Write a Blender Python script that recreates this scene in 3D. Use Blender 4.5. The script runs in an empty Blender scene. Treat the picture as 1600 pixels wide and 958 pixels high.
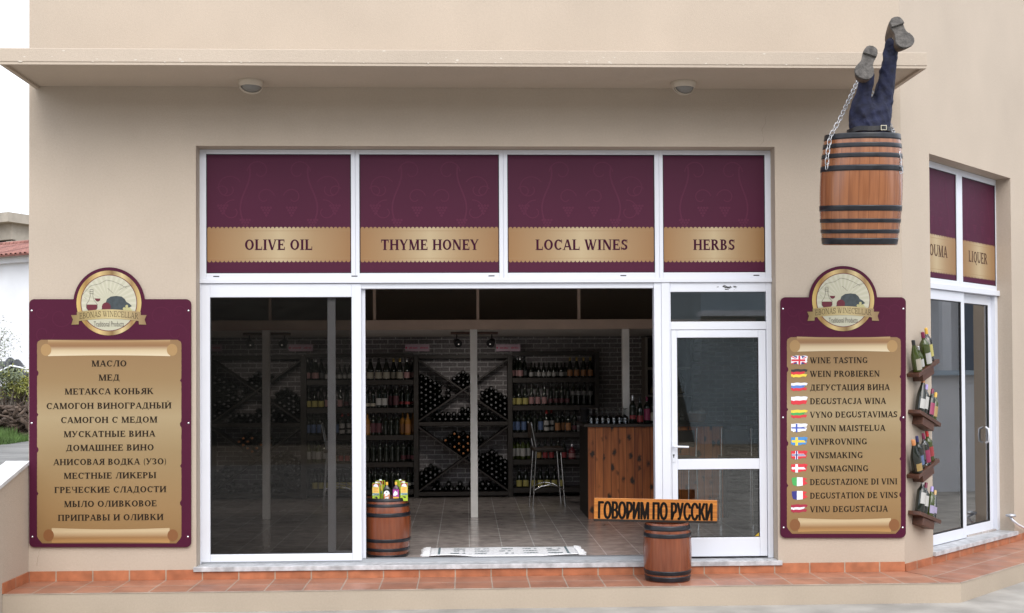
import bpy, bmesh, math, random
from mathutils import Vector, Matrix, noise
random.seed(7)
R = math.radians
SC = bpy.context.scene
COL = SC.collection

# ------------------------------------------------------------------ camera
CAM_D, CAM_H = 10.6, 1.8566
YAW, PIT, ROL, F, CY = 0.0386287, 0.0156838, -0.0053005, 1910.0, 559.472
_fw = Vector((math.sin(YAW)*math.cos(PIT), math.cos(YAW)*math.cos(PIT), math.sin(PIT)))
_r0 = Vector((math.cos(YAW), -math.sin(YAW), 0)); _u0 = _r0.cross(_fw)
_r = _r0*math.cos(ROL) + _u0*math.sin(ROL); _u = -_r0*math.sin(ROL) + _u0*math.cos(ROL)
cam_d = bpy.data.cameras.new("camera"); cam = bpy.data.objects.new("camera", cam_d); COL.objects.link(cam)
m3 = Matrix((_r, _u, -_fw)).transposed()
cam.matrix_world = Matrix.Translation((0, -CAM_D, CAM_H)) @ m3.to_4x4()
cam_d.sensor_width = 36; cam_d.lens = F*36/1600; cam_d.shift_y = (CY-479)/1600
cam_d.clip_end = 3000
SC.camera = cam

# ------------------------------------------------------------------ sky and sun (overcast)
W = bpy.data.worlds.new("World"); SC.world = W; W.use_nodes = True
nt = W.node_tree; nt.nodes.clear()
out = nt.nodes.new("ShaderNodeOutputWorld"); bg = nt.nodes.new("ShaderNodeBackground")
sky = nt.nodes.new("ShaderNodeTexSky"); sky.sky_type = 'NISHITA'; sky.sun_disc = False
sky.sun_elevation = R(43); sky.sun_rotation = R(170); sky.air_density = 1.0; sky.dust_density = 4.0
mix = nt.nodes.new("ShaderNodeMix"); mix.data_type = 'RGBA'; mix.inputs['Factor'].default_value = 0.82
# overcast veil, brighter overhead than at the horizon
wtc = nt.nodes.new("ShaderNodeTexCoord"); wsp = nt.nodes.new("ShaderNodeSeparateXYZ"); wcr = nt.nodes.new("ShaderNodeMapRange"); wmx = nt.nodes.new("ShaderNodeMix"); wmx.data_type = 'RGBA'
nt.links.new(wtc.outputs['Generated'], wsp.inputs[0]); nt.links.new(wsp.outputs['Z'], wcr.inputs[0]); nt.links.new(wcr.outputs[0], wmx.inputs['Factor'])
wmx.inputs['A'].default_value = (9.6, 10.0, 10.8, 1); wmx.inputs['B'].default_value = (13.5, 14.0, 15.0, 1)
nt.links.new(wmx.outputs['Result'], mix.inputs['B'])
nt.links.new(sky.outputs[0], mix.inputs['A']); nt.links.new(mix.outputs['Result'], bg.inputs[0])
bg.inputs[1].default_value = 0.115; nt.links.new(bg.outputs[0], out.inputs[0])
sun_d = bpy.data.lights.new("sun", 'SUN'); sun = bpy.data.objects.new("sun", sun_d); COL.objects.link(sun)
sun_d.energy = 1.35; sun_d.angle = R(50); sun_d.color = (1, 0.95, 0.88)
# light comes from the front, slightly right, high
sd = Vector((-0.12, 0.72, -0.68)); sun.rotation_euler = sd.to_track_quat('-Z', 'Y').to_euler()
sun.location = (0, -20, 20)
SC.view_settings.view_transform = 'Standard'; SC.view_settings.look = 'None'
SC.view_settings.exposure = 0.66; SC.view_settings.gamma = 1; SC.view_settings.use_curve_mapping = False
SC.render.engine = 'CYCLES'
SC.cycles.use_denoising = True
SC.cycles.max_bounces = 10; SC.cycles.diffuse_bounces = 8; SC.cycles.transparent_max_bounces = 12
SC.cycles.caustics_reflective = False; SC.cycles.caustics_refractive = False

# ------------------------------------------------------------------ measuring helpers: where a sight line of the survey meets a real plane
def _ray(px, py): return _fw*F + _r*(px-800) - _u*(py-CY)
def P(px, py, Y=0.0):
    d = _ray(px, py); t = (Y+CAM_D)/d.y; return d.x*t, CAM_H+d.z*t
def G(px, py, Z=0.0):
    d = _ray(px, py); t = (Z-CAM_H)/d.z; return d.x*t, d.y*t-CAM_D
CX = 3.846; Q = math.sqrt(.5)
def Cn(px, py, off=0.0):
    d = _ray(px, py); n = Vector((-Q, Q, 0)); c = Vector((CX, 0, 0)) + n*off; o = Vector((0, -CAM_D, CAM_H))
    t = (c-o).dot(n)/d.dot(n); q = o+d*t; return (q-c).dot(Vector((Q, Q, 0))), q.z
def rect(x0, y0, x1, y1, Y=0.0, f=None):
    f = f or (lambda a, b: P(a, b, Y)); xm, ym = (x0+x1)/2, (y0+y1)/2
    return f(x0, ym)[0], f(x1, ym)[0], f(xm, y1)[1], f(xm, y0)[1]      # X0,X1,Z0,Z1

# ------------------------------------------------------------------ materials
def ND(nt, t, **k):
    n = nt.nodes.new(t)
    for a, b in k.items(): setattr(n, a, b)
    return n
def new_mat(name):
    m = bpy.data.materials.new(name); m.use_nodes = True
    return m, m.node_tree, m.node_tree.nodes['Principled BSDF']
def mat(name, col, rough=.6, metal=0.0, var=0.0, vs=4.0, bump=0.0, bs=200.0, coat=0.0, spec=.5, stretch=None, emit=0):
    m, t, b = new_mat(name)
    b.inputs['Base Color'].default_value = (*col, 1); b.inputs['Roughness'].default_value = rough
    b.inputs['Metallic'].default_value = metal; b.inputs['Coat Weight'].default_value = coat
    b.inputs['Specular IOR Level'].default_value = spec
    if emit: b.inputs['Emission Color'].default_value = (*col, 1); b.inputs['Emission Strength'].default_value = emit
    tc = ND(t, 'ShaderNodeTexCoord'); src = tc.outputs['Object']
    if stretch:
        mp = ND(t, 'ShaderNodeMapping'); mp.inputs['Scale'].default_value = stretch; t.links.new(src, mp.inputs[0]); src = mp.outputs[0]
    if var:
        nz = ND(t, 'ShaderNodeTexNoise'); nz.inputs['Scale'].default_value = vs; nz.inputs['Detail'].default_value = 6
        t.links.new(src, nz.inputs['Vector'])
        cr = ND(t, 'ShaderNodeValToRGB'); e = cr.color_ramp.elements
        e[0].position = .3; e[1].position = .7
        e[0].color = (*[max(0, c*(1-var)) for c in col], 1); e[1].color = (*[min(1, c*(1+var)) for c in col], 1)
        t.links.new(nz.outputs['Fac'], cr.inputs[0]); t.links.new(cr.outputs[0], b.inputs['Base Color'])
    if bump:
        nb = ND(t, 'ShaderNodeTexNoise'); nb.inputs['Scale'].default_value = bs; nb.inputs['Detail'].default_value = 4
        t.links.new(src, nb.inputs['Vector'])
        bp = ND(t, 'ShaderNodeBump'); bp.inputs['Strength'].default_value = bump; bp.inputs['Distance'].default_value = .01
        t.links.new(nb.outputs['Fac'], bp.inputs['Height']); t.links.new(bp.outputs[0], b.inputs['Normal'])
    return m
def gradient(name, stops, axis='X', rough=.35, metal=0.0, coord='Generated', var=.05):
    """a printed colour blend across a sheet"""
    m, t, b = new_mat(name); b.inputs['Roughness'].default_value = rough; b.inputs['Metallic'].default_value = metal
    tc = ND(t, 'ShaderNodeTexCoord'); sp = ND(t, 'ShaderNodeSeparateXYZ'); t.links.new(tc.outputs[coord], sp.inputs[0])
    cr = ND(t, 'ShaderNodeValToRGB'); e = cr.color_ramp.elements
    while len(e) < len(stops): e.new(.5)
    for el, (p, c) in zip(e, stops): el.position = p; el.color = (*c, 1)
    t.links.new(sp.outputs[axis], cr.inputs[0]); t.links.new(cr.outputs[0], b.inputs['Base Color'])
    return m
def brick_mat(name, c1, c2, mortar, bw, bh, msize, rough, offset=.5, plane='XZ', shift=(0, 0), var=.25, bump=.4, nscale=30, coat=0):
    m, t, b = new_mat(name); b.inputs['Roughness'].default_value = rough; b.inputs['Coat Weight'].default_value = coat
    tc = ND(t, 'ShaderNodeTexCoord'); sp = ND(t, 'ShaderNodeSeparateXYZ'); cb = ND(t, 'ShaderNodeCombineXYZ')
    t.links.new(tc.outputs['Object'], sp.inputs[0])
    for i, ax in enumerate(plane):
        ad = ND(t, 'ShaderNodeMath', operation='ADD'); ad.inputs[1].default_value = shift[i]
        t.links.new(sp.outputs[ax], ad.inputs[0]); t.links.new(ad.outputs[0], cb.inputs[i])
    br = ND(t, 'ShaderNodeTexBrick'); br.offset = offset; br.offset_frequency = 2; br.squash = 1
    br.inputs['Color1'].default_value = (*c1, 1); br.inputs['Color2'].default_value = (*c2, 1); br.inputs['Mortar'].default_value = (*mortar, 1)
    br.inputs['Scale'].default_value = 1; br.inputs['Brick Width'].default_value = bw; br.inputs['Row Height'].default_value = bh
    br.inputs['Mortar Size'].default_value = msize; br.inputs['Mortar Smooth'].default_value = .2; br.inputs['Bias'].default_value = 0
    t.links.new(cb.outputs[0], br.inputs['Vector'])
    nz = ND(t, 'ShaderNodeTexNoise'); nz.inputs['Scale'].default_value = nscale; nz.inputs['Detail'].default_value = 5
    t.links.new(tc.outputs['Object'], nz.inputs['Vector'])
    mr = ND(t, 'ShaderNodeMapRange'); mr.inputs[1].default_value = .3; mr.inputs[2].default_value = .7
    mr.inputs[3].default_value = 1-var; mr.inputs[4].default_value = 1+var
    t.links.new(nz.outputs['Fac'], mr.inputs[0])
    mx = ND(t, 'ShaderNodeVectorMath', operation='SCALE'); t.links.new(br.outputs['Color'], mx.inputs[0]); t.links.new(mr.outputs[0], mx.inputs['Scale'])
    t.links.new(mx.outputs[0], b.inputs['Base Color'])
    if bump:
        ml = ND(t, 'ShaderNodeMath', operation='MULTIPLY'); ml.inputs[1].default_value = -1; t.links.new(br.outputs['Fac'], ml.inputs[0])
        bp = ND(t, 'ShaderNodeBump'); bp.inputs['Strength'].default_value = bump; bp.inputs['Distance'].default_value = .006
        t.links.new(ml.outputs[0], bp.inputs['Height']); t.links.new(bp.outputs[0], b.inputs['Normal'])
    return m
def glass_mat(name, tint, ior=1.5, rough=0.0, refl=1.0):
    m = bpy.data.materials.new(name); m.use_nodes = True; t = m.node_tree; t.nodes.clear()
    o = ND(t, 'ShaderNodeOutputMaterial'); mx = ND(t, 'ShaderNodeMixShader'); tr = ND(t, 'ShaderNodeBsdfTransparent'); gl = ND(t, 'ShaderNodeBsdfGlossy')
    fr = ND(t, 'ShaderNodeFresnel'); fr.inputs[0].default_value = ior
    tr.inputs[0].default_value = (*tint, 1); gl.inputs['Roughness'].default_value = rough; gl.inputs[0].default_value = (refl, refl, refl, 1)
    t.links.new(fr.outputs[0], mx.inputs[0]); t.links.new(tr.outputs[0], mx.inputs[1]); t.links.new(gl.outputs[0], mx.inputs[2])
    t.links.new(mx.outputs[0], o.inputs[0]); return m
def render_wall_mat(name, col):
    """painted render: fine grain, faint broad blotches, weather runs"""
    m, t, b = new_mat(name); b.inputs['Roughness'].default_value = .85; b.inputs['Specular IOR Level'].default_value = .25
    tc = ND(t, 'ShaderNodeTexCoord')
    def nz(scale, detail, st=(1, 1, 1)):
        mp = ND(t, 'ShaderNodeMapping'); mp.inputs['Scale'].default_value = st; t.links.new(tc.outputs['Object'], mp.inputs[0])
        n = ND(t, 'ShaderNodeTexNoise'); n.inputs['Scale'].default_value = scale; n.inputs['Detail'].default_value = detail; t.links.new(mp.outputs[0], n.inputs[0]); return n.outputs['Fac']
    def rng(s, a, b_):
        r = ND(t, 'ShaderNodeMapRange'); r.inputs[1].default_value = .3; r.inputs[2].default_value = .7; r.inputs[3].default_value = a; r.inputs[4].default_value = b_; t.links.new(s, r.inputs[0]); return r.outputs[0]
    def mul(a, c):
        n = ND(t, 'ShaderNodeMath', operation='MULTIPLY'); t.links.new(a, n.inputs[0]); t.links.new(c, n.inputs[1]); return n.outputs[0]
    f = mul(mul(rng(nz(.7, 4), .94, 1.045), rng(nz(2.2, 4, (1, 1, .7)), .975, 1.02)), rng(nz(60, 3), .97, 1.03))
    v = ND(t, 'ShaderNodeVectorMath', operation='SCALE'); v.inputs[0].default_value = col; t.links.new(f, v.inputs['Scale']); t.links.new(v.outputs[0], b.inputs['Base Color'])
    bp = ND(t, 'ShaderNodeBump'); bp.inputs['Strength'].default_value = .45; bp.inputs['Distance'].default_value = .005
    t.links.new(nz(140, 4), bp.inputs['Height']); t.links.new(bp.outputs[0], b.inputs['Normal']); return m
def plank_mat(name, c1, c2, w, axis='X', knots=True, rough=.4, gx=28, gz=1.6):
    """upright boards: grain, board to board tone, dark joints, knots"""
    m, t, b = new_mat(name); b.inputs['Roughness'].default_value = rough
    tc = ND(t, 'ShaderNodeTexCoord'); sp = ND(t, 'ShaderNodeSeparateXYZ'); t.links.new(tc.outputs['Object'], sp.inputs[0])
    dv = ND(t, 'ShaderNodeMath', operation='DIVIDE'); dv.inputs[1].default_value = w; t.links.new(sp.outputs[axis], dv.inputs[0])
    fl = ND(t, 'ShaderNodeMath', operation='FLOOR'); t.links.new(dv.outputs[0], fl.inputs[0])
    fc = ND(t, 'ShaderNodeMath', operation='FRACT'); t.links.new(dv.outputs[0], fc.inputs[0])
    wn = ND(t, 'ShaderNodeTexWhiteNoise', noise_dimensions='1D'); t.links.new(fl.outputs[0], wn.inputs['W'])
    of = ND(t, 'ShaderNodeVectorMath', operation='ADD'); t.links.new(tc.outputs['Object'], of.inputs[0]); 
    sc = ND(t, 'ShaderNodeVectorMath', operation='SCALE'); sc.inputs['Scale'].default_value = 9; t.links.new(wn.outputs['Color'], sc.inputs[0]); t.links.new(sc.outputs[0], of.inputs[1])
    mp = ND(t, 'ShaderNodeMapping'); mp.inputs['Scale'].default_value = (gx, 8, gz) if axis == 'X' else (gz, 8, gx); t.links.new(of.outputs[0], mp.inputs[0])
    nz = ND(t, 'ShaderNodeTexNoise'); nz.inputs['Scale'].default_value = 1; nz.inputs['Detail'].default_value = 6; nz.inputs['Distortion'].default_value = .6; t.links.new(mp.outputs[0], nz.inputs[0])
    ad = ND(t, 'ShaderNodeMath', operation='MULTIPLY_ADD'); ad.inputs[1].default_value = .35; t.links.new(wn.outputs['Value'], ad.inputs[0]); t.links.new(nz.outputs['Fac'], ad.inputs[2])
    cr = ND(t, 'ShaderNodeValToRGB'); e = cr.color_ramp.elements; e[0].position = .42; e[1].position = .95; e[0].color = (*c1, 1); e[1].color = (*c2, 1); t.links.new(ad.outputs[0], cr.inputs[0])
    col = cr.outputs[0]
    def darken(col, fac, amount):
        mx = ND(t, 'ShaderNodeMix', data_type='RGBA'); mx.inputs['B'].default_value = (.012, .008, .006, 1); t.links.new(fac, mx.inputs['Factor']); t.links.new(col, mx.inputs['A']); return mx.outputs['Result']
    lt = ND(t, 'ShaderNodeMath', operation='LESS_THAN'); lt.inputs[1].default_value = .05; t.links.new(fc.outputs[0], lt.inputs[0]); col = darken(col, lt.outputs[0], 1)
    if knots:
        mk = ND(t, 'ShaderNodeMapping'); mk.inputs['Scale'].default_value = (9, 1, 6); kd = ND(t, 'ShaderNodeTexNoise'); kd.inputs['Scale'].default_value = 26; t.links.new(of.outputs[0], kd.inputs[0]); ka = ND(t, 'ShaderNodeVectorMath', operation='MULTIPLY_ADD'); ka.inputs[1].default_value = (.05, 0, .05); t.links.new(kd.outputs['Color'], ka.inputs[0]); t.links.new(of.outputs[0], ka.inputs[2]); t.links.new(ka.outputs[0], mk.inputs[0])
        vo = ND(t, 'ShaderNodeTexVoronoi'); vo.inputs['Scale'].default_value = 1; vo.inputs['Randomness'].default_value = 1; t.links.new(mk.outputs[0], vo.inputs['Vector'])
        kr = ND(t, 'ShaderNodeMapRange'); kr.inputs[1].default_value = .31; kr.inputs[2].default_value = .15; kr.inputs[3].default_value = 0; kr.inputs[4].default_value = .95; t.links.new(vo.outputs['Distance'], kr.inputs[0]); col = darken(col, kr.outputs[0], 1)
    t.links.new(col, b.inputs['Base Color']); return m
def barrel_mat(name, c1, c2, n, rough=.3):
    m, t, b = new_mat(name); b.inputs['Roughness'].default_value = rough; b.inputs['Coat Weight'].default_value = .4; b.inputs['Coat Roughness'].default_value = .2
    tc = ND(t, 'ShaderNodeTexCoord'); gr = ND(t, 'ShaderNodeTexGradient', gradient_type='RADIAL'); t.links.new(tc.outputs['Object'], gr.inputs[0])
    ml = ND(t, 'ShaderNodeMath', operation='MULTIPLY'); ml.inputs[1].default_value = n; t.links.new(gr.outputs['Fac'], ml.inputs[0])
    fl = ND(t, 'ShaderNodeMath', operation='FLOOR'); fc = ND(t, 'ShaderNodeMath', operation='FRACT'); t.links.new(ml.outputs[0], fl.inputs[0]); t.links.new(ml.outputs[0], fc.inputs[0])
    wn = ND(t, 'ShaderNodeTexWhiteNoise', noise_dimensions='1D'); t.links.new(fl.outputs[0], wn.inputs['W'])
    mp = ND(t, 'ShaderNodeMapping'); mp.inputs['Scale'].default_value = (30, 30, 2.2); t.links.new(tc.outputs['Object'], mp.inputs[0])
    nz = ND(t, 'ShaderNodeTexNoise'); nz.inputs['Scale'].default_value = 1; nz.inputs['Detail'].default_value = 5; t.links.new(mp.outputs[0], nz.inputs[0])
    ad = ND(t, 'ShaderNodeMath', operation='MULTIPLY_ADD'); ad.inputs[1].default_value = .09; t.links.new(wn.outputs['Value'], ad.inputs[0]); t.links.new(nz.outputs['Fac'], ad.inputs[2])
    cr = ND(t, 'ShaderNodeValToRGB'); e = cr.color_ramp.elements; e[0].position = .35; e[1].position = .85; e[0].color = (*c1, 1); e[1].color = (*c2, 1); t.links.new(ad.outputs[0], cr.inputs[0])
    lt = ND(t, 'ShaderNodeMath', operation='LESS_THAN'); lt.inputs[1].default_value = .035; t.links.new(fc.outputs[0], lt.inputs[0])
    mx = ND(t, 'ShaderNodeMix', data_type='RGBA'); mx.inputs['B'].default_value = (.13, .05, .025, 1); t.links.new(lt.outputs[0], mx.inputs['Factor']); t.links.new(cr.outputs[0], mx.inputs['A'])
    t.links.new(mx.outputs['Result'], b.inputs['Base Color']); return m

M = {}
M['wall'] = render_wall_mat('beige_render', (.452, .384, .314))
M['ledge'] = render_wall_mat('beige_ledge_render', (.40, .335, .265))
M['white'] = mat('white_aluminium', (.66, .685, .75), .28, var=.02, vs=3)
M['rail'] = mat('bare_aluminium', (.45, .47, .5), .35, metal=.6)
M['gasket'] = mat('black_rubber', (.012, .012, .014), .6)
M['marble'] = mat('grey_marble', (.43, .44, .46), .35, var=.3, vs=14)
M['skirt'] = brick_mat('terracotta_skirting', (.34, .118, .055), (.40, .15, .072), (.34, .27, .21), .309, .5, .006, .45, offset=0, shift=(.09, 0), var=.24, bump=.4, nscale=9)
M['tile'] = brick_mat('terracotta_paving', (.29, .128, .08), (.34, .155, .098), (.34, .28, .23), .309, .302, .006, .4, offset=0, plane='XY', shift=(.09, .302*2-.004), var=.24, bump=.4, nscale=5)
M['floor'] = brick_mat('brown_floor_tile', (.35, .305, .285), (.41, .36, .335), (.58, .56, .54), .3065, .3065, .005, .2, offset=0, plane='XY', shift=(.27, -.2), var=.25, bump=.15, nscale=9)
M['brick'] = brick_mat('dark_brick', (.205, .185, .19), (.27, .245, .25), (.56, .54, .54), .208, .0625, .007, .75, offset=.5, plane='XZ', var=.3, bump=.6, nscale=40)
M['inner'] = mat('pale_inner_paint', (.60, .57, .53), .8)
M['darkpaint'] = mat('dark_brown_paint', (.30, .255, .21), .8)
M['beam'] = mat('rose_brown_beam', (.55, .41, .33), .6, var=.08)
M['post'] = mat('pale_steel_paint', (.86, .84, .81), .3, var=.06, vs=6)
M['glass'] = glass_mat('tinted_door_glass', (.62, .61, .60), 1.33)
M['glass2'] = glass_mat('clear_door_glass', (.84, .87, .87), 1.7)
M['glass3'] = glass_mat('corner_door_glass', (.85, .88, .9), 3.2)
M['film'] = mat('wine_red_film', (.061, .0066, .0275), .5, var=.04, vs=2, spec=.2)
M['swirl'] = mat('wine_red_ornament', (.082, .0115, .038), .5, spec=.2)
M['ink'] = mat('wine_red_ink', (.042, .004, .020), .6, spec=.1)
M['text'] = mat('brown_ink', (.020, .013, .009), .6, spec=.1)
M['fadedink'] = mat('faded_brown_ink', (.085, .045, .030), .6, spec=.1)
M['swirl2'] = mat('faint_board_ornament', (.069, .0088, .030), .5, spec=.15)
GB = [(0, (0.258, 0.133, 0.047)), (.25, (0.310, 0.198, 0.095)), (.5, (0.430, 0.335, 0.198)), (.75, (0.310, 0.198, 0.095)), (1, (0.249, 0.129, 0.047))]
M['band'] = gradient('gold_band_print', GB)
M['panel'] = mat('wine_red_board', (.060, .0068, .025), .5, var=.06, vs=3, spec=.15)
M['parch'] = gradient('gold_parchment_print', [(0, (0.217, 0.123, 0.044)), (.18, (0.253, 0.155, 0.065)), (.45, (0.260, 0.181, 0.087)), (.62, (0.318, 0.242, 0.134)), (.8, (0.245, 0.159, 0.072)), (1, (0.217, 0.126, 0.055))], 'Z')
M['roll'] = gradient('parchment_roll_print', [(0, (.58, .49, .34)), (.35, (.47, .37, .23)), (.62, (.22, .115, .05)), (.8, (.25, .14, .06)), (1, (.38, .26, .13))], 'Z')
M['roll2'] = gradient('parchment_lower_roll_print', [(0, (0.396, 0.224, 0.077)), (.35, (0.258, 0.138, 0.052)), (.75, (0.473, 0.370, 0.224)), (1, (0.430, 0.327, 0.189))], 'Z')
M['curl'] = gradient('parchment_curl_print', [(0, (0.189, 0.077, 0.026)), (.45, (0.206, 0.086, 0.030)), (.5, (0.430, 0.292, 0.138)), (1, (0.310, 0.189, 0.077))], 'Z')
M['tear'] = mat('torn_edge_print', (0.086, 0.026, 0.026), .4)
M['gold'] = gradient('gold_ring_print', [(0, (0.533, 0.387, 0.129)), (.15, (0.258, 0.146, 0.043)), (.35, (0.533, 0.396, 0.172)), (.55, (0.189, 0.112, 0.043)), (.7, (0.533, 0.430, 0.224)), (.85, (0.258, 0.155, 0.060)), (1, (0.516, 0.387, 0.155))], 'X', rough=.3)
M['ribbon'] = gradient('gold_ribbon_print', [(0, (0.189, 0.129, 0.047)), (.3, (0.361, 0.284, 0.129)), (.55, (0.473, 0.387, 0.198)), (1, (0.206, 0.129, 0.060))], 'X', rough=.35)
M['cream'] = mat('cream_print', (.42, .41, .31), .4)
M['ray'] = mat('pale_ray_print', (.47, .455, .36), .4)
M['line'] = mat('grey_line_print', (.09, .08, .07), .5)
M['slate'] = mat('slate_blue_print', (.030, .042, .048), .5, var=.3, vs=30)
M['winep'] = mat('dark_wine_print', (.10, .006, .018), .4)
M['grape'] = mat('pale_grape_print', (.38, .36, .17), .5)
def flat(name, c, r=.45): M[name] = mat(name+'_print', c, r)
for n, c in dict(f_white=(.74, .76, .82), f_red=(.60, .03, .045), f_blue=(.045, .09, .42), f_navy=(.03, .03, .20), f_black=(.03, .025, .025), f_yellow=(.78, .58, .06),
                 f_green=(.06, .36, .09), f_sky=(.06, .24, .56), f_maroon=(.33, .015, .045), f_rblue=(.09, .20, .55)).items(): flat(n, c)
M['barrel'] = barrel_mat('varnished_oak', (.20, .070, .028), (.34, .135, .056), 26, .24)
M['barrel2'] = barrel_mat('dark_varnished_oak', (.12, .030, .012), (.225, .064, .026), 22, .22)
M['hoop'] = mat('black_hoop_steel', (.010, .011, .015), .33, metal=.0, var=.5, vs=18, spec=.4)
M['chain'] = mat('galvanised_chain', (.40, .41, .43), .35, metal=.8)
M['denim'] = mat('navy_cloth', (.0075, .0105, .035), .85, var=.5, vs=16, bump=.5, bs=60)
M['belt'] = mat('black_belt_leather', (.01, .01, .012), .4)
M['buckle'] = mat('steel_buckle', (.7, .65, .5), .25, metal=.9)
M['boot'] = mat('brown_boot_leather', (.085, .06, .042), .7, var=.4, vs=20)
M['sole'] = mat('worn_grey_rubber', (.085, .078, .072), .85, var=.5, vs=26, bump=1, bs=45)
M['plank'] = plank_mat('orange_varnished_plank', (.19, .050, .008), (.52, .195, .028), .4, 'Z', False, .3, gx=60, gz=2.6)
M['burnt'] = mat('burnt_lettering', (.010, .008, .007), .9, spec=.05)
M['rack'] = mat('dark_stained_wood', (.024, .018, .014), .55, var=.35, vs=3, stretch=(2, 2, 14))
M['rackwall'] = mat('brown_varnished_wood', (.070, .026, .014), .45, var=.3, vs=5, stretch=(3, 8, 12))
M['bar'] = plank_mat('knotty_pine_boards', (.22, .052, .013), (.62, .195, .052), .088)
M['bartop'] = mat('dark_bar_top', (.035, .024, .018), .35, var=.3, vs=5)
M['chrome'] = mat('polished_chrome', (.75, .76, .78), .12, metal=1)
M['lampcase'] = mat('beige_lamp_housing', (.52, .46, .38), .5)
M['lampglass'] = mat('frosted_lamp_glass', (.20, .20, .19), .25)
M['rug'] = mat('white_woven_rug', (.80, .81, .84), .95, var=.14, vs=60, bump=.8, bs=120)
M['rugblue'] = mat('slate_green_weave', (.12, .17, .19), .95, var=.3, vs=60)
M['dust'] = mat('bottle_glass_dark', (.010, .012, .010), .07, spec=.6)
M['concrete'] = mat('grey_road_concrete', (.30, .285, .262), .9, var=.3, vs=2.2, bump=.3, bs=80)
M['asphalt'] = mat('asphalt', (.10, .098, .095), .9, var=.2, vs=20, bump=.4, bs=120)
M['soil'] = mat('dry_soil', (.24, .195, .14), .95, var=.3, vs=2)
M['whitewash'] = mat('whitewash', (.72, .75, .80), .8, var=.05, vs=1)
M['rooftile'] = brick_mat('red_roof_tile', (.21, .085, .065), (.27, .12, .095), (.13, .045, .035), .22, .30, .02, .8, offset=0, plane='XY', var=.25, bump=.8, nscale=5)
M['roadgrey'] = mat('worn_road_grey', (.15, .148, .142), .9, var=.3, vs=.9, bump=.4, bs=40)
M['coping'] = mat('weathered_white_paint', (.56, .57, .58), .8, var=.12, vs=7)
M['bareconc'] = mat('bare_concrete', (.33, .30, .255), .9, var=.15, vs=2)

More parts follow.
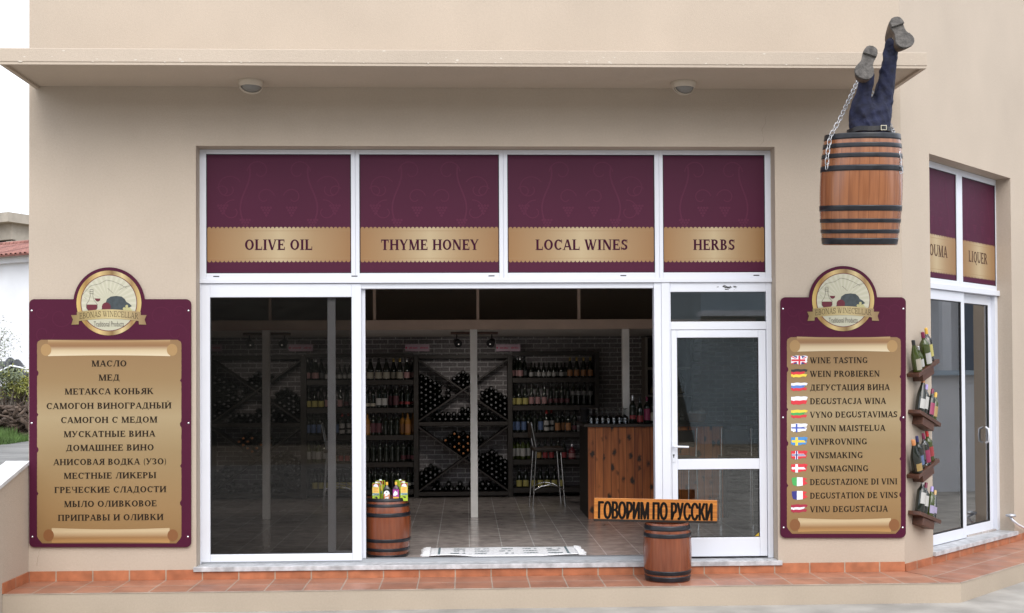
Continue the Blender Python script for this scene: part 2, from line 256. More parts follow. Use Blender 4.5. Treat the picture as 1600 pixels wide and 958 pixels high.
# ------------------------------------------------------------------ mesh builder
class MB:
    def __init__(s): s.v = []; s.f = []; s.sm = []; s.mi = []; s.cur = 0
    def add(s, vs, fs, smooth=False):
        o = len(s.v); s.v += [tuple(v) for v in vs]
        for f in fs: s.f.append([i+o for i in f]); s.sm.append(smooth); s.mi.append(s.cur)
        return s
    def box(s, x0, x1, y0, y1, z0, z1):
        v = [(x0, y0, z0), (x1, y0, z0), (x1, y1, z0), (x0, y1, z0), (x0, y0, z1), (x1, y0, z1), (x1, y1, z1), (x0, y1, z1)]
        return s.add(v, [(0, 3, 2, 1), (4, 5, 6, 7), (0, 1, 5, 4), (1, 2, 6, 5), (2, 3, 7, 6), (3, 0, 4, 7)])
    def poly(s, pts, y):                                   # flat print facing -Y
        n = len(pts); a = sum(pts[i][0]*pts[(i+1) % n][1]-pts[(i+1) % n][0]*pts[i][1] for i in range(n))
        if a < 0: pts = pts[::-1]
        return s.add([(p[0], y, p[1]) for p in pts], [tuple(range(n))])
    def prism(s, pts, y0, y1, smooth=False):               # outline in XZ pushed from y0 (front) to y1
        n = len(pts); a = sum(pts[i][0]*pts[(i+1) % n][1]-pts[(i+1) % n][0]*pts[i][1] for i in range(n))
        if a < 0: pts = pts[::-1]
        s.add([(p[0], y0, p[1]) for p in pts]+[(p[0], y1, p[1]) for p in pts], [tuple(range(n)), tuple(range(2*n-1, n-1, -1))])
        return s.add([(p[0], y0, p[1]) for p in pts]+[(p[0], y1, p[1]) for p in pts], [(i, i+n, (i+1) % n+n, (i+1) % n) for i in range(n)], smooth)
    def slab(s, pts, z0, z1):                              # outline in XY
        n = len(pts); a = sum(pts[i][0]*pts[(i+1) % n][1]-pts[(i+1) % n][0]*pts[i][1] for i in range(n))
        if a < 0: pts = pts[::-1]
        v = [(p[0], p[1], z0) for p in pts]+[(p[0], p[1], z1) for p in pts]
        return s.add(v, [tuple(range(n-1, -1, -1)), tuple(range(n, 2*n))]+[(i, (i+1) % n, (i+1) % n+n, i+n) for i in range(n)])
    def frame(s, x0, x1, z0, z1, l, r, b, t, y0, y1):
        s.box(x0, x0+l, y0, y1, z0, z1); s.box(x1-r, x1, y0, y1, z0, z1)
        if t: s.box(x0+l, x1-r, y0, y1, z1-t, z1)
        if b: s.box(x0+l, x1-r, y0, y1, z0, z0+b)
        return s
    def lathe(s, prof, n=16, c=(0, 0, 0), cap0=True, cap1=True, smooth=True, ax='Z'):
        v = []; fs = []
        for r, z in prof:
            for i in range(n):
                a = 2*math.pi*i/n; x, y = r*math.cos(a), r*math.sin(a)
                v.append((c[0]+x, c[1]+y, c[2]+z) if ax == 'Z' else (c[0]+x, c[1]+z, c[2]-y))
        for k in range(len(prof)-1):
            for i in range(n):
                j = (i+1) % n; fs.append((k*n+i, k*n+j, (k+1)*n+j, (k+1)*n+i))
        s.add(v, fs, smooth)
        if cap0: s.add(v[:n], [tuple(range(n-1, -1, -1))])
        if cap1: s.add(v[-n:], [tuple(range(n))])
        return s
    def tube(s, pts, r, n=8, closed=False, cap=True):
        pts = [Vector(p) for p in pts]; m = len(pts); rings = []
        prev = None
        for i, p in enumerate(pts):
            if closed: t = (pts[(i+1) % m]-pts[i-1]).normalized()
            else: t = (pts[min(i+1, m-1)]-pts[max(i-1, 0)]).normalized()
            up = prev if prev else (Vector((0, 0, 1)) if abs(t.z) < .9 else Vector((1, 0, 0)))
            a = (up - t*up.dot(t)).normalized(); b = t.cross(a); prev = a
            rr = r[i] if isinstance(r, (list, tuple)) else r
            rings.append([p+(a*math.cos(2*math.pi*k/n)+b*math.sin(2*math.pi*k/n))*rr for k in range(n)])
        v = [q for g in rings for q in g]; fs = []
        for i in range(m if closed else m-1):
            i2 = (i+1) % m
            for k in range(n): fs.append((i*n+k, i*n+(k+1) % n, i2*n+(k+1) % n, i2*n+k))
        s.add(v, fs, True)
        if cap and not closed: s.add(rings[0], [tuple(range(n-1, -1, -1))]); s.add(rings[-1], [tuple(range(n))])
        return s
    def build(s, name, mats, parent=None, off=None, loc=(0, 0, 0), rotz=0, bevel=0, seg=2):
        me = bpy.data.meshes.new(name); o3 = Vector(off) if off is not None else Vector((0, 0, 0))
        me.from_pydata([Vector(v)-o3 for v in s.v], [], s.f)
        for mm in (mats if isinstance(mats, (list, tuple)) else [mats]): me.materials.append(M[mm] if isinstance(mm, str) else mm)
        me.polygons.foreach_set('use_smooth', s.sm); me.polygons.foreach_set('material_index', s.mi)
        me.update(); o = bpy.data.objects.new(name, me); COL.objects.link(o)
        if parent is not None: o.parent = parent
        o.location = loc; o.rotation_euler = (0, 0, rotz)
        if bevel:
            b = o.modifiers.new('edge', 'BEVEL'); b.width = bevel; b.segments = seg; b.limit_method = 'ANGLE'; b.angle_limit = R(40)
        return o
def tag(o, label=None, cat=None, group=None, kind=None):
    for k, v in (('label', label), ('category', cat), ('group', group), ('kind', kind)):
        if v: o[k] = v
    return o
def thing(name, label, cat, loc=(0, 0, 0), rotz=0, group=None):
    o = bpy.data.objects.new(name, None); COL.objects.link(o); o.location = loc; o.rotation_euler = (0, 0, rotz)
    o.empty_display_size = .1
    return tag(o, label, cat, group)
def copy_tree(o, parent=None):
    c = o.copy(); COL.objects.link(c)
    if parent is not None: c.parent = parent
    for ch in list(o.children): copy_tree(ch, c)
    return c
def wall_grid(holes, x0, x1, z0, z1, y0, y1):
    """one wall sheet with real openings and reveals"""
    xs = sorted({x0, x1, *[h[0] for h in holes], *[h[1] for h in holes]}); zs = sorted({z0, z1, *[h[2] for h in holes], *[h[3] for h in holes]})
    mb = MB(); nx, nz = len(xs), len(zs); solid = {}
    for i in range(nx-1):
        for k in range(nz-1):
            cx, cz = (xs[i]+xs[i+1])/2, (zs[k]+zs[k+1])/2
            solid[i, k] = not any(h[0] < cx < h[1] and h[2] < cz < h[3] for h in holes)
    v = [(x, y, z) for y in (y0, y1) for x in xs for z in zs]; I = lambda s, i, k: s*nx*nz+i*nz+k; fs = []
    for (i, k), on in solid.items():
        if not on: continue
        fs.append((I(0, i, k), I(0, i+1, k), I(0, i+1, k+1), I(0, i, k+1))); fs.append((I(1, i, k), I(1, i, k+1), I(1, i+1, k+1), I(1, i+1, k)))
        if not solid.get((i-1, k)): fs.append((I(0, i, k), I(0, i, k+1), I(1, i, k+1), I(1, i, k)))
        if not solid.get((i+1, k)): fs.append((I(0, i+1, k), I(1, i+1, k), I(1, i+1, k+1), I(0, i+1, k+1)))
        if not solid.get((i, k-1)): fs.append((I(0, i, k), I(1, i, k), I(1, i+1, k), I(0, i+1, k)))
        if not solid.get((i, k+1)): fs.append((I(0, i, k+1), I(0, i+1, k+1), I(1, i+1, k+1), I(1, i, k+1)))
    return mb.add(v, fs)

# ------------------------------------------------------------------ serif lettering drawn as strokes
def _rc(x0, y0, x1, y1): return [(x0, y0), (x1, y0), (x1, y1), (x0, y1)]
class Glyph:
    def __init__(s, T=.235, t=.115, serif=True): s.T, s.t, s.se = T, t, serif
    def stem(s, x, a=0, b=1, e='bt', w=None):
        w = w or s.T; o = [_rc(x-w/2, a, x+w/2, b)]
        if s.se:
            if 'b' in e: o.append(_rc(x-w/2-.10, a, x+w/2+.10, a+.055))
            if 't' in e: o.append(_rc(x-w/2-.10, b-.055, x+w/2+.10, b))
        return o
    def thin(s, x, a=0, b=1, e='bt'): return s.stem(x, a, b, e, s.t)
    def ser(s, x, y, h=.15): return [_rc(x-h, y, x+h, y+.055)] if s.se else []
    def bar(s, a, b, y): return [_rc(a, y-s.t/2, b, y+s.t/2)]
    def tick(s, x, a, b): return [_rc(x-.035, a, x+.035, b)] if s.se else []
    def dg(s, x0, y0, x1, y1, w=None):
        w = w or s.T; h = w/2; k = math.hypot(x1-x0, y1-y0)/max(.2, abs(y1-y0)); h *= k*.92
        return [[(x0-h, y0), (x0+h, y0), (x1+h, y1), (x1-h, y1)]]
    def arc(s, cx, cy, rx, ry, a0, a1, T=None, t=None):
        T = T or s.T; t = t or s.t; n = max(4, int(abs(a1-a0)/18)); o = []
        for i in range(n):
            p, q = R(a0+(a1-a0)*i/n), R(a0+(a1-a0)*(i+1)/n)
            f = lambda a, dx, dy: (cx+(rx-dx)*math.cos(a), cy+(ry-dy)*math.sin(a))
            o.append([f(p, 0, 0), f(q, 0, 0), f(q, T, t), f(p, T, t)])
        return o
    def get(s, ch):
        T, t, st, th, dg, bar, arc, tk, ser = s.T, s.t, s.stem, s.thin, s.dg, s.bar, s.arc, s.tick, s.ser
        ch = {'А': 'A', 'В': 'B', 'Е': 'E', 'К': 'K', 'М': 'M', 'Н': 'H', 'О': 'O', 'Р': 'P', 'С': 'C', 'Т': 'T'}.get(ch, ch)
        hi, lo = 1-t/2, t/2
        if ch == 'A': return .92, dg(.10, 0, .44, 1, t)+dg(.80, 0, .47, 1)+bar(.2, .7, .32)+ser(.09, 0)+ser(.81, 0, .17)
        if ch == 'B': return .84, st(.2)+arc(.4, .745, .30, .255, -90, 90)+arc(.4, .265, .37, .265, -90, 90)+bar(.2, .4, hi)+bar(.2, .4, .51)+bar(.2, .4, lo)
        if ch == 'C': return .92, arc(.5, .5, .45, .5, 42, 318)+tk(.84, .64, 1)
        if ch == 'D': return .97, st(.2)+arc(.42, .5, .48, .5, -90, 90)+bar(.2, .42, hi)+bar(.2, .42, lo)
        if ch == 'E': return .82, st(.2)+bar(.1, .72, hi)+bar(.2, .58, .51)+bar(.1, .76, lo)+tk(.71, .72, 1)+tk(.75, 0, .3)+tk(.57, .38, .64)
        if ch == 'G': return .98, arc(.5, .5, .45, .5, 42, 330)+st(.8, .05, .42, 't')+tk(.84, .64, 1)
        if ch == 'H': return 1.02, st(.2)+st(.82)+bar(.2, .82, .51)
        if ch == 'I': return .44, st(.22)
        if ch == 'J': return .64, st(.44, .2, 1, 't')+arc(.27, .22, .265, .22, 190, 360)
        if ch == 'K': return 1.0, st(.2)+dg(.3, .40, .76, 1, t*1.2)+dg(.84, 0, .46, .58)+ser(.76, .945, .15)+ser(.86, 0, .15)
        if ch == 'L': return .80, st(.2)+bar(.1, .74, lo)+tk(.73, 0, .32)
        if ch == 'M': return 1.2, th(.17)+dg(.56, .0, .22, 1)+dg(.56, 0, .95, 1, t)+st(1.0)
        if ch == 'N': return 1.02, th(.17)+dg(.82, 0, .2, 1)+th(.85, 0, 1, 't')+ser(.12, .945)
        if ch == 'O': return 1.0, arc(.5, .5, .47, .5, 0, 360)
        if ch == 'P': return .80, st(.2)+arc(.42, .72, .35, .28, -90, 90)+bar(.2, .42, hi)+bar(.2, .42, .44+t/2)
        if ch == 'Q': return 1.0, arc(.5, .5, .47, .5, 0, 360)+dg(.86, -.22, .5, .08, .12)
        if ch == 'R': return .95, st(.2)+arc(.42, .735, .34, .265, -90, 90)+bar(.2, .42, hi)+bar(.2, .42, .47+t/2)+dg(.82, 0, .47, .48)+ser(.86, 0, .12)
        if ch == 'S': return .74, arc(.38, .735, .31, .265, 25, 270, T*.9, t*1.3)+arc(.38, .27, .33, .27, -155, 90, T*.9, t*1.3)+tk(.66, .68, 1)+tk(.07, 0, .3)
        if ch == 'T': return .88, st(.44, 0, 1, 'b')+bar(.04, .84, hi)+tk(.06, .70, 1)+tk(.82, .70, 1)
        if ch == 'U': return 1.0, st(.2, .3, 1, 't')+arc(.5, .32, .392, .32, 180, 360)+th(.85, .3, 1, 't')
        if ch == 'V': return .94, dg(.46, 0, .14, 1)+dg(.48, 0, .82, 1, t)+ser(.14, .945, .16)+ser(.82, .945)
        if ch == 'W': return 1.3, dg(.40, 0, .12, 1)+dg(.42, 0, .66, 1, t)+dg(.86, 0, .60, 1)+dg(.88, 0, 1.18, 1, t)+ser(.13, .945, .16)+ser(.6, .945, .16)+ser(1.18, .945, .12)
        if ch == 'Y': return .92, dg(.45, .42, .13, 1)+dg(.47, .42, .80, 1, t)+st(.46, 0, .45, 'b')+ser(.13, .945, .16)+ser(.8, .945, .12)
        if ch == 'Z': return .80, bar(.08, .72, hi)+dg(.12, .0, .68, 1)+bar(.08, .74, lo)+tk(.1, .72, 1)+tk(.73, 0, .3)
        if ch == 'У': return .9, dg(.46, .34, .13, 1)+dg(.26, 0, .78, 1, t)+arc(.2, .1, .12, .1, 0, 360, .1, .09)+ser(.13, .945, .16)+ser(.78, .945, .12)
        if ch == 'Г': return .76, st(.2)+bar(.1, .72, hi)+tk(.71, .66, 1)
        if ch == 'Д': return 1.0, st(.72, .05, 1, '')+dg(.2, .05, .42, 1, t)+bar(.3, .85, hi)+bar(.03, .97, .06)+tk(.06, -.2, .1)+tk(.94, -.2, .1)
        if ch == 'З': return .74, arc(.32, .745, .31, .255, -90, 150)+arc(.32, .265, .36, .265, -150, 90)+tk(.06, .68, 1)
        if ch in 'ИЙ':
            o = st(.2)+st(.84)+dg(.24, .08, .80, .92, t*1.3)
            return 1.04, o+(arc(.52, 1.28, .17, .17, 180, 360, .07, .07) if ch == 'Й' else [])
        if ch == 'Л': return 1.0, st(.80)+dg(.2, .03, .44, 1, t)+bar(.36, .8, hi)+arc(.14, .08, .1, .08, 0, 360, .09, .07)
        if ch == 'П': return 1.02, st(.2)+st(.82)+bar(.1, .92, hi)
        if ch == 'Ц': return 1.04, st(.2)+st(.80)+bar(.1, .98, lo)+tk(.98, -.2, .1)
        if ch == 'Ч': return .98, st(.78)+th(.2, .6, 1, 't')+arc(.5, .62, .33, .22, 180, 320, .1, t)
        if ch == 'Ш': return 1.36, st(.2)+st(.68)+st(1.16)+bar(.1, 1.26, lo)
        if ch in 'ЫЬ':
            o = st(.2)+arc(.38, .28, .34, .28, -90, 90)+bar(.2, .38, .56-t/2)+bar(.2, .38, lo)
            return (1.22, o+st(1.0)) if ch == 'Ы' else (.78, o)
        if ch == 'Я': return .92, st(.74)+arc(.52, .735, .36, .265, 90, 270)+bar(.5, .74, hi)+bar(.5, .74, .47+t/2)+dg(.14, 0, .48, .48)+ser(.10, 0, .12)
        if ch == '(': return .4, arc(.42, .42, .32, .66, 115, 245, .12, .05)
        if ch == ')': return .4, arc(-.02, .42, .32, .66, -65, 65, .12, .05)
        return .38, []
def lay(text, g, gap=.07):
    x = 0; polys = []
    for ch in text:
        w, ps = g.get(ch)
        polys += [[(a+x, b) for a, b in p] for p in ps]; x += w+gap
    return x-gap, polys
def write(mb, text, x0, x1, z, cap, y, g=None, fn=None, lift=2e-5):
    """letters between x0 and x1, baseline z, on the plane y (front)"""
    w, polys = lay(text, g or Glyph()); k = (x1-x0)/w
    for i, p in enumerate(polys):
        q = [(x0+a*k, z+b*cap) for a, b in p]
        if fn: q = [fn(*a) for a in q]
        mb.poly(q, y-lift*(i % 40))
def font_text(text, size, bold=0.0, extrude=0.0):
    cu = bpy.data.curves.new('lettering', 'FONT'); cu.body = text; cu.size = size; cu.offset = bold; cu.extrude = extrude
    cu.align_x = 'CENTER'; cu.align_y = 'CENTER'; cu.resolution_u = 3
    o = bpy.data.objects.new('lettering', cu); COL.objects.link(o)
    dg = bpy.context.evaluated_depsgraph_get(); me = bpy.data.meshes.new_from_object(o.evaluated_get(dg))
    bpy.data.objects.remove(o); bpy.data.curves.remove(cu); me.materials.clear(); return me

# ================================================================== GROUND
g = MB(); g.box(-300, 300, -300, 300, -.4, -.04)
tag(g.build('ground', 'soil'), kind='structure')
g = MB(); g.slab([(-60, -16), (40, -16), (40, -3), (40, 12), (14.5, 12), (7.6, 3.2), (4.1, -.45), (-3.9, -.55), (-3.9, -1.2), (-60, -1.2)], -.0345, -.03)
tag(g.build('street', 'concrete'), kind='structure')

# ================================================================== THE SHOP
ZT = 7.2; XL, XR = -3.724, CX
shop = thing('shop_building', 'beige rendered wine shop with flat canopy and white framed shopfront', 'shop', (0, 0, 0))
OX0, OX1, OZ0, OZ1 = -2.307, 2.726, .205, 3.865
wall_grid([(OX0, OX1, OZ0, OZ1)], XL, XR, -.05, ZT, 0, .25).build('wall', 'wall', shop)
s0, s1, cz0, cz1 = .585, 2.545, .205, 3.886
LC = 3.3
wall_grid([(s0, s1, cz0, cz1)], .0015, LC, -.05, ZT, 0, .25).build('corner_wall', 'wall', shop, loc=(CX, 0, 0), rotz=R(45))
ex, ey = CX+LC*Q, LC*Q
b = MB(); b.box(ex-.01, ex+.26, ey+.01, 12, 0, ZT); b.build('side_wall', 'wall', shop)
b = MB(); b.box(XL, XL+.25, .2515, 12, 0, ZT); b.build('side_wall', 'wall', shop)
b = MB(); b.slab([(XL+.01, .26), (CX-.11, .26), (ex-.19, ey+.04), (ex-.02, 12), (XL+.01, 12)], ZT-.25, ZT-.02); b.build('roof', 'bareconc', shop)
# canopy with a drip groove round its underside
cl, cr_ = P(-3, 100, -.83)[0], P(1449, 100, -.83)[0]
b = MB(); b.box(cl, cr_, -.83, -.002, 4.372, 4.482); can = b.build('canopy', 'wall', shop, bevel=.006)
b = MB(); b.box(cl+.005, cr_-.005, -.825, -.79, 4.352, 4.3715); b.box(cl+.005, cl+.04, -.79, -.003, 4.352, 4.3715); b.box(cr_-.04, cr_-.005, -.79, -.003, 4.352, 4.3715)
b.build('drip_edge', 'wall', can)
# skirting tiles, marble sills
ZL = .137
b = MB(); b.box(XL+.013, OX0+.02, -.012, -.0005, ZL, .222); b.box(OX0+.02, OX1+.02, -.012, -.0005, ZL, .204); b.box(OX1+.02, CX-.004, -.012, -.0005, ZL, .222)
b.build('skirting', 'skirt', shop)
b = MB(); b.box(-.002, LC, -.012, -.0005, ZL, .204); b.build('skirting', 'skirt', shop, loc=(CX, 0, 0), rotz=R(45))
b = MB(); b.box(OX0-.02, OX1+.03, -.03, .149, .206, .246); b.box(OX0+.001, OX1-.001, .1495, .26, .206, .244); b.build('door_sill', 'marble', shop, bevel=.003)
b = MB(); b.box(s0-.01, s1+.03, -.03, .149, .206, .246); b.box(s0+.001, s1-.001, .1495, .26, .206, .244); b.build('door_sill', 'marble', shop, loc=(CX, 0, 0), rotz=R(45), bevel=.003)

# ---- shopfront
YF = .15
def r4(x0, y0, x1, y1, Y=YF): return rect(x0, y0, x1, y1, Y)
def spiral(cx, cz, r0, turns, a0, sgn, n=26, w=.0045):
    pts = []
    for i in range(n+1):
        u = i/n; a = a0+sgn*turns*2*math.pi*u; r = r0*(1-.72*u)
        pts.append((cx+r*math.cos(a), cz+r*math.sin(a)))
    return pts
def ribbon(mb, pts, w, y):
    for i in range(len(pts)-1):
        (x0, z0), (x1, z1) = pts[i], pts[i+1]; L = math.hypot(x1-x0, z1-z0) or 1e-6; nx, nz = -(z1-z0)/L*w, (x1-x0)/L*w
        mb.poly([(x0-nx, z0-nz), (x1-nx, z1-nz), (x1+nx, z1+nz), (x0+nx, z0+nz)], y-1e-5*(i % 7))
def vine(mb, x0, x1, z0, z1, y):
    xc = (x0+x1)/2; W_ = min(1.27, max(x1-x0, 1.1)); H_ = z1-z0
    for sg in (-1, 1):
        X = lambda u: xc+sg*u*W_
        for (u, v, r, tr, a0, d) in ((.14, .80, .105, .9, 0, 1), (.36, .55, .12, 1.0, 150, -1), (.10, .42, .085, .85, 170, -1), (.33, .22, .10, .9, 100, -1), (.40, .50, .06, .8, 30, 1)):
            if x0+.02 < X(u)-r and X(u)+r < x1-.02:
                ribbon(mb, [(xc+sg*(p-xc), q) for p, q in spiral(xc+u*W_, z0+v*H_, r, tr, R(a0), d)], .0045, y)
        st_ = [(X(.24+.035*math.sin(v*6)), z0+v*H_) for v in [i/16 for i in range(1, 15)]]
        if x0+.02 < min(p for p, _ in st_) and max(p for p, _ in st_) < x1-.02: ribbon(mb, st_, .007, y-1e-4)
        for (u, v) in ((.09, .27), (.24, .09), (.4, .3)):
            for i in range(4):
                for j in range(4-i):
                    cx, cz = X(u)+(j-(3-i)/2)*.026, z0+v*H_-i*.023
                    if x0+.02 < cx-.02 and cx+.02 < x1-.02: mb.poly([(cx+.012*math.cos(a*math.pi/3), cz+.012*math.sin(a*math.pi/3)) for a in range(6)], y-2e-4)
def upper_window(fr, pane, word, wpx, bandy, capy, mapf, Y, loc, rz, ink='ink'):
    """white frame with a wine-red film, gold band and lettering; fr/pane already in metres"""
    x0, x1, z0, z1 = fr; a0, a1, c0, c1 = pane
    b = MB(); b.frame(x0, x1, z0, z1, a0-x0, x1-a1, c0-z0, z1-c1, Y, Y+.05); w = b.build('upper_window', 'white', shop, loc=loc, rotz=rz, bevel=.003)
    b = MB(); b.frame(a0-.001, a1+.001, c0-.001, c1+.001, .007, .007, .007, .007, Y+.0075, Y+.02); b.build('gasket', 'gasket', w)
    b = MB(); b.box(a0, a1, Y+.012, Y+.018, c0, c1) if False else b.box(a0+.0065, a1-.0065, Y+.012, Y+.018, c0+.0065, c1-.0065); b.build('film', 'film', w)
    y = Y+.0112
    b = MB(); vine(b, a0+.02, a1-.02, bandy[1]+.03, c1-.03, y); b.build('ornament', 'swirl', w)
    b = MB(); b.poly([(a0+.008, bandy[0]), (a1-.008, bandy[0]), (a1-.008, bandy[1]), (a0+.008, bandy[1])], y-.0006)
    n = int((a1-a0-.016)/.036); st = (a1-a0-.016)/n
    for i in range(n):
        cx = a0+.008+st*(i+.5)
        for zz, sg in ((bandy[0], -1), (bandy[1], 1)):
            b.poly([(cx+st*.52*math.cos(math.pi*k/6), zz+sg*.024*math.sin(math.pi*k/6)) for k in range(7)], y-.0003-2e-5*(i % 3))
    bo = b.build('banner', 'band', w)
    b = MB()
    for zz in (bandy[0]+.012, bandy[1]-.012): b.box(a0+.01, a1-.01, y-.0010, y-.0009, zz-.0015, zz+.0015)
    bo2 = b.build('banner_line', mat('bronze_line', (.27, .17, .07), .4), w)
    b = MB(); write(b, word, wpx[0], wpx[1], capy[0], capy[1]-capy[0], y-.0014); b.build('lettering', ink, w)
    return w
for (fx0, fx1, px0, px1, word, w0, w1) in ((311, 555.2, 322, 548.5, 'OLIVE OIL', 382, 488), (555.4, 786.6, 561.5, 780, 'THYME HONEY', 595, 748), (786.8, 1030, 793, 1023, 'LOCAL WINES', 837, 981), (1030.2, 1208.5, 1036, 1195.5, 'HERBS', 1083.5, 1148.5)):
    fr = r4(fx0, 233, fx1, 437); pa = r4(px0, 241, px1, 428)
    fr = (fr[0], fr[1], 2.726, OZ1-.003); pa = (pa[0], pa[1], 2.776, 3.822)
    xm = (w0+w1)/2
    upper_window(fr, pa, word, (P(w0, 382, YF)[0], P(w1, 382, YF)[0]), (P(xm, 405.5, YF)[1], P(xm, 358.5, YF)[1]), (P(xm, 390.5, YF)[1], P(xm, 374, YF)[1]), None, YF, (0, 0, 0), 0)
# transom bar with drain slots
b = MB(); b.box(OX0+.001, OX1-.001, YF-.022, YF+.055, 2.688, 2.7255); tr = b.build('transom', 'white', shop, bevel=.003)
b = MB()
for px in (338, 554, 768, 974, 1182):
    x = P(px, 436, YF)[0]; b.box(x-.026, x+.026, YF-.0012, YF+.004, 2.745, 2.754)
b.build('drain_slot', 'gasket', shop)
# frame that holds the sliding leaf and the open bay
xj = P(1034, 600, YF)[0]; xd = P(1046.5, 600, YF)[0]
b = MB(); b.box(OX0+.001, OX0+.012, YF-.01, YF+.09, .2465, 2.6875); b.box(P(1023, 650, YF)[0], xj, YF-.006, YF+.09, .2465, 2.6875); b.box(xj+.001, xd, YF-.012, YF+.09, .2465, 2.6875)
b.box(OX0+.0125, P(1023, 650, YF)[0]-.0005, YF+.006, YF+.09, 2.640, 2.6875)
b.build('opening_frame', 'white', shop, bevel=.003)
b = MB()
for yy in (.16, .195, .23): b.box(OX0+.013, P(1023, 650, YF)[0]-.001, yy, yy+.014, .2465, .272)
b.box(OX0+.013, P(1023, 650, YF)[0]-.001, .1515, .258, .2445, .2495); b.build('floor_track', 'rail', shop)
x0, x1, _, _ = r4(314.5, 450, 565, 881); p0, p1, q0, q1 = r4(328.5, 464.5, 550, 865.5)
b = MB(); b.frame(x0, x1, .262, 2.683, p0-x0, x1-p1, q0-.262, 2.683-q1, YF-.004, YF+.035); sl = b.build('sliding_door', 'white', shop, bevel=.004)
b = MB(); b.box(p0, p1, YF+.014, YF+.02, q0, q1); b.build('pane', 'glass', sl)
b = MB(); b.frame(p0-.0005, p1+.0005, q0-.0005, q1+.0005, .008, .006, .01, .006, YF+.004, YF+.0135); b.build('gasket', 'gasket', sl)
x2 = P(570.5, 650, YF)[0]
b = MB(); b.frame(x1-.3, x2, .262, 2.65, .07, x2-x1+.04, .08, .06, YF+.045, YF+.08); s2 = b.build('sliding_door', 'white', shop, bevel=.003)
# door unit: fanlight and door leaf with lever handle
jx1 = OX1-.0015
f0, f1, g0, g1 = r4(1048, 456, 1197, 502.5)
b = MB(); b.frame(xd+.0005, jx1, .2465, 2.6875, .012, jx1-f1, 0, 2.6875-g1, YF-.002, YF+.06); zb0, zb1 = P(1120, 515, YF)[1], g0
b.box(xd+.0125, f1-.0005, YF-.001, YF+.06, zb0, zb1); fa = b.build('fanlight', 'white', shop, bevel=.003)
b = MB(); b.box(xd+.012, f1, YF+.02, YF+.026, g0, g1); b.build('pane', 'glass2', fa)
d0, d1 = xd+.016, f1-.004; gx0, gx1, gu0, gu1 = r4(1058.5, 527.5, 1186, 717); _, _, gl0, gl1 = r4(1058.5, 733.5, 1186, 840)
b = MB(); zt = zb0-.004; zb = .262
b.box(d0, gx0, YF+.004, YF+.05, zb, zt); b.box(gx1, d1, YF+.004, YF+.05, zb, zt)
for a, c in ((zb, gl0), (gl1, gu0), (gu1, zt)): b.box(gx0, gx1, YF+.0045, YF+.05, a, c)
dr = b.build('entrance_door', 'white', shop, bevel=.004)
for a, c in ((gl0, gl1), (gu0, gu1)):
    b = MB(); b.box(gx0, gx1, YF+.022, YF+.028, a, c); b.build('pane', 'glass2', dr)
    b = MB(); b.frame(gx0, gx1, a, c, .006, .006, .007, .006, YF+.012, YF+.0215); b.build('gasket', 'gasket', dr)
hx, hz = P(1052.5, 697.5, YF)
b = MB(); b.box(hx-.014, hx+.014, YF-.004, YF+.0035, hz-.14, hz+.045); b.tube([(hx, YF, hz), (hx, YF-.05, hz), (hx+.02, YF-.055, hz), (hx+.125, YF-.05, hz-.004)], .0095, 8)
b.build('handle', 'white', dr, bevel=.002)
b = MB(); b.box(hx-.004, hx+.004, YF-.0055, YF-.0035, hz-.10, hz-.075); b.box(hx-.007, hx+.007, YF-.0055, YF-.0035, hz-.085, hz-.07); b.build('keyhole', 'gasket', dr)
b = MB(); ln = []
for i in range(9): ln.append((P(1180, 838, YF)[0]+.03*math.cos(i*math.pi/16), gl0+.004+.03*math.sin(i*math.pi/16)))
b.poly([(gx1-.008, gl0+.008), (gx1-.045, gl0+.008), (gx1-.02, gl0+.03), (gx1-.008, gl0+.04)], YF+.0118); b.build('sticker', mat('yellow_sticker', (.45, .30, .02), .5), dr)
# scorch stain on the fanlight head
b = MB()
for i in range(46):
    t_ = random.random(); x, z = P(1137+random.gauss(0, 3)+(random.choice((-1, 1))*t_*16 if i % 3 == 0 else 0), 448.5+random.gauss(0, 1.6)*(1-t_*.6)+(i % 5 == 0)*2.5, YF); r = random.uniform(.002, .006)
    b.poly([(x+r*2.2*math.cos(k*math.pi/4), z+r*random.uniform(.5, .9)*math.sin(k*math.pi/4)) for k in range(8)], YF-.0031-i*1e-5)
b.build('soot_mark', mat('soot', (.05, .05, .05), .9), fa)

# ---- corner shopfront (its own plane, turned 45 degrees)
CL = (CX, 0, 0); RZ = R(45); YC = .15
def c4(x0, y0, x1, y1): return rect(x0, y0, x1, y1, 0, lambda a, b_: Cn(a, b_, YC))
mid = Cn(1499.5, 350, YC)[0]
def bandz(px, y0, y1): return Cn(px, y1, YC)[1], Cn(px, y0, YC)[1]
e1 = s1-.0015
bz1 = bandz(1532, 383, 432); cz_ = bandz(1530, 394, 411)
upper_window((mid+.0005, e1, 2.726, cz1-.003), (Cn(1504, 350, YC)[0], Cn(1556, 350, YC)[0], 2.776, 3.822), 'LIQUER', (Cn(1515, 402, YC)[0], Cn(1544, 402, YC)[0]), bz1, cz_, None, YC, CL, RZ, 'fadedink')
xa = s0+.05
upper_window((s0+.0015, mid-.0005, 2.726, cz1-.003), (xa, Cn(1495, 350, YC)[0], 2.776, 3.822), 'SOUMA', (Cn(1448.5, 393, YC)[0], Cn(1481.5, 393, YC)[0]), bz1, cz_, None, YC, CL, RZ, 'fadedink')
b = MB(); b.box(s0+.001, s1-.001, YC-.03, YC+.055, 2.672, 2.7255); b.build('transom', 'white', shop, loc=CL, rotz=RZ, bevel=.003)
ml = Cn(1508, 650, YC)[0]; mr_ = Cn(1504, 650, YC)[0]
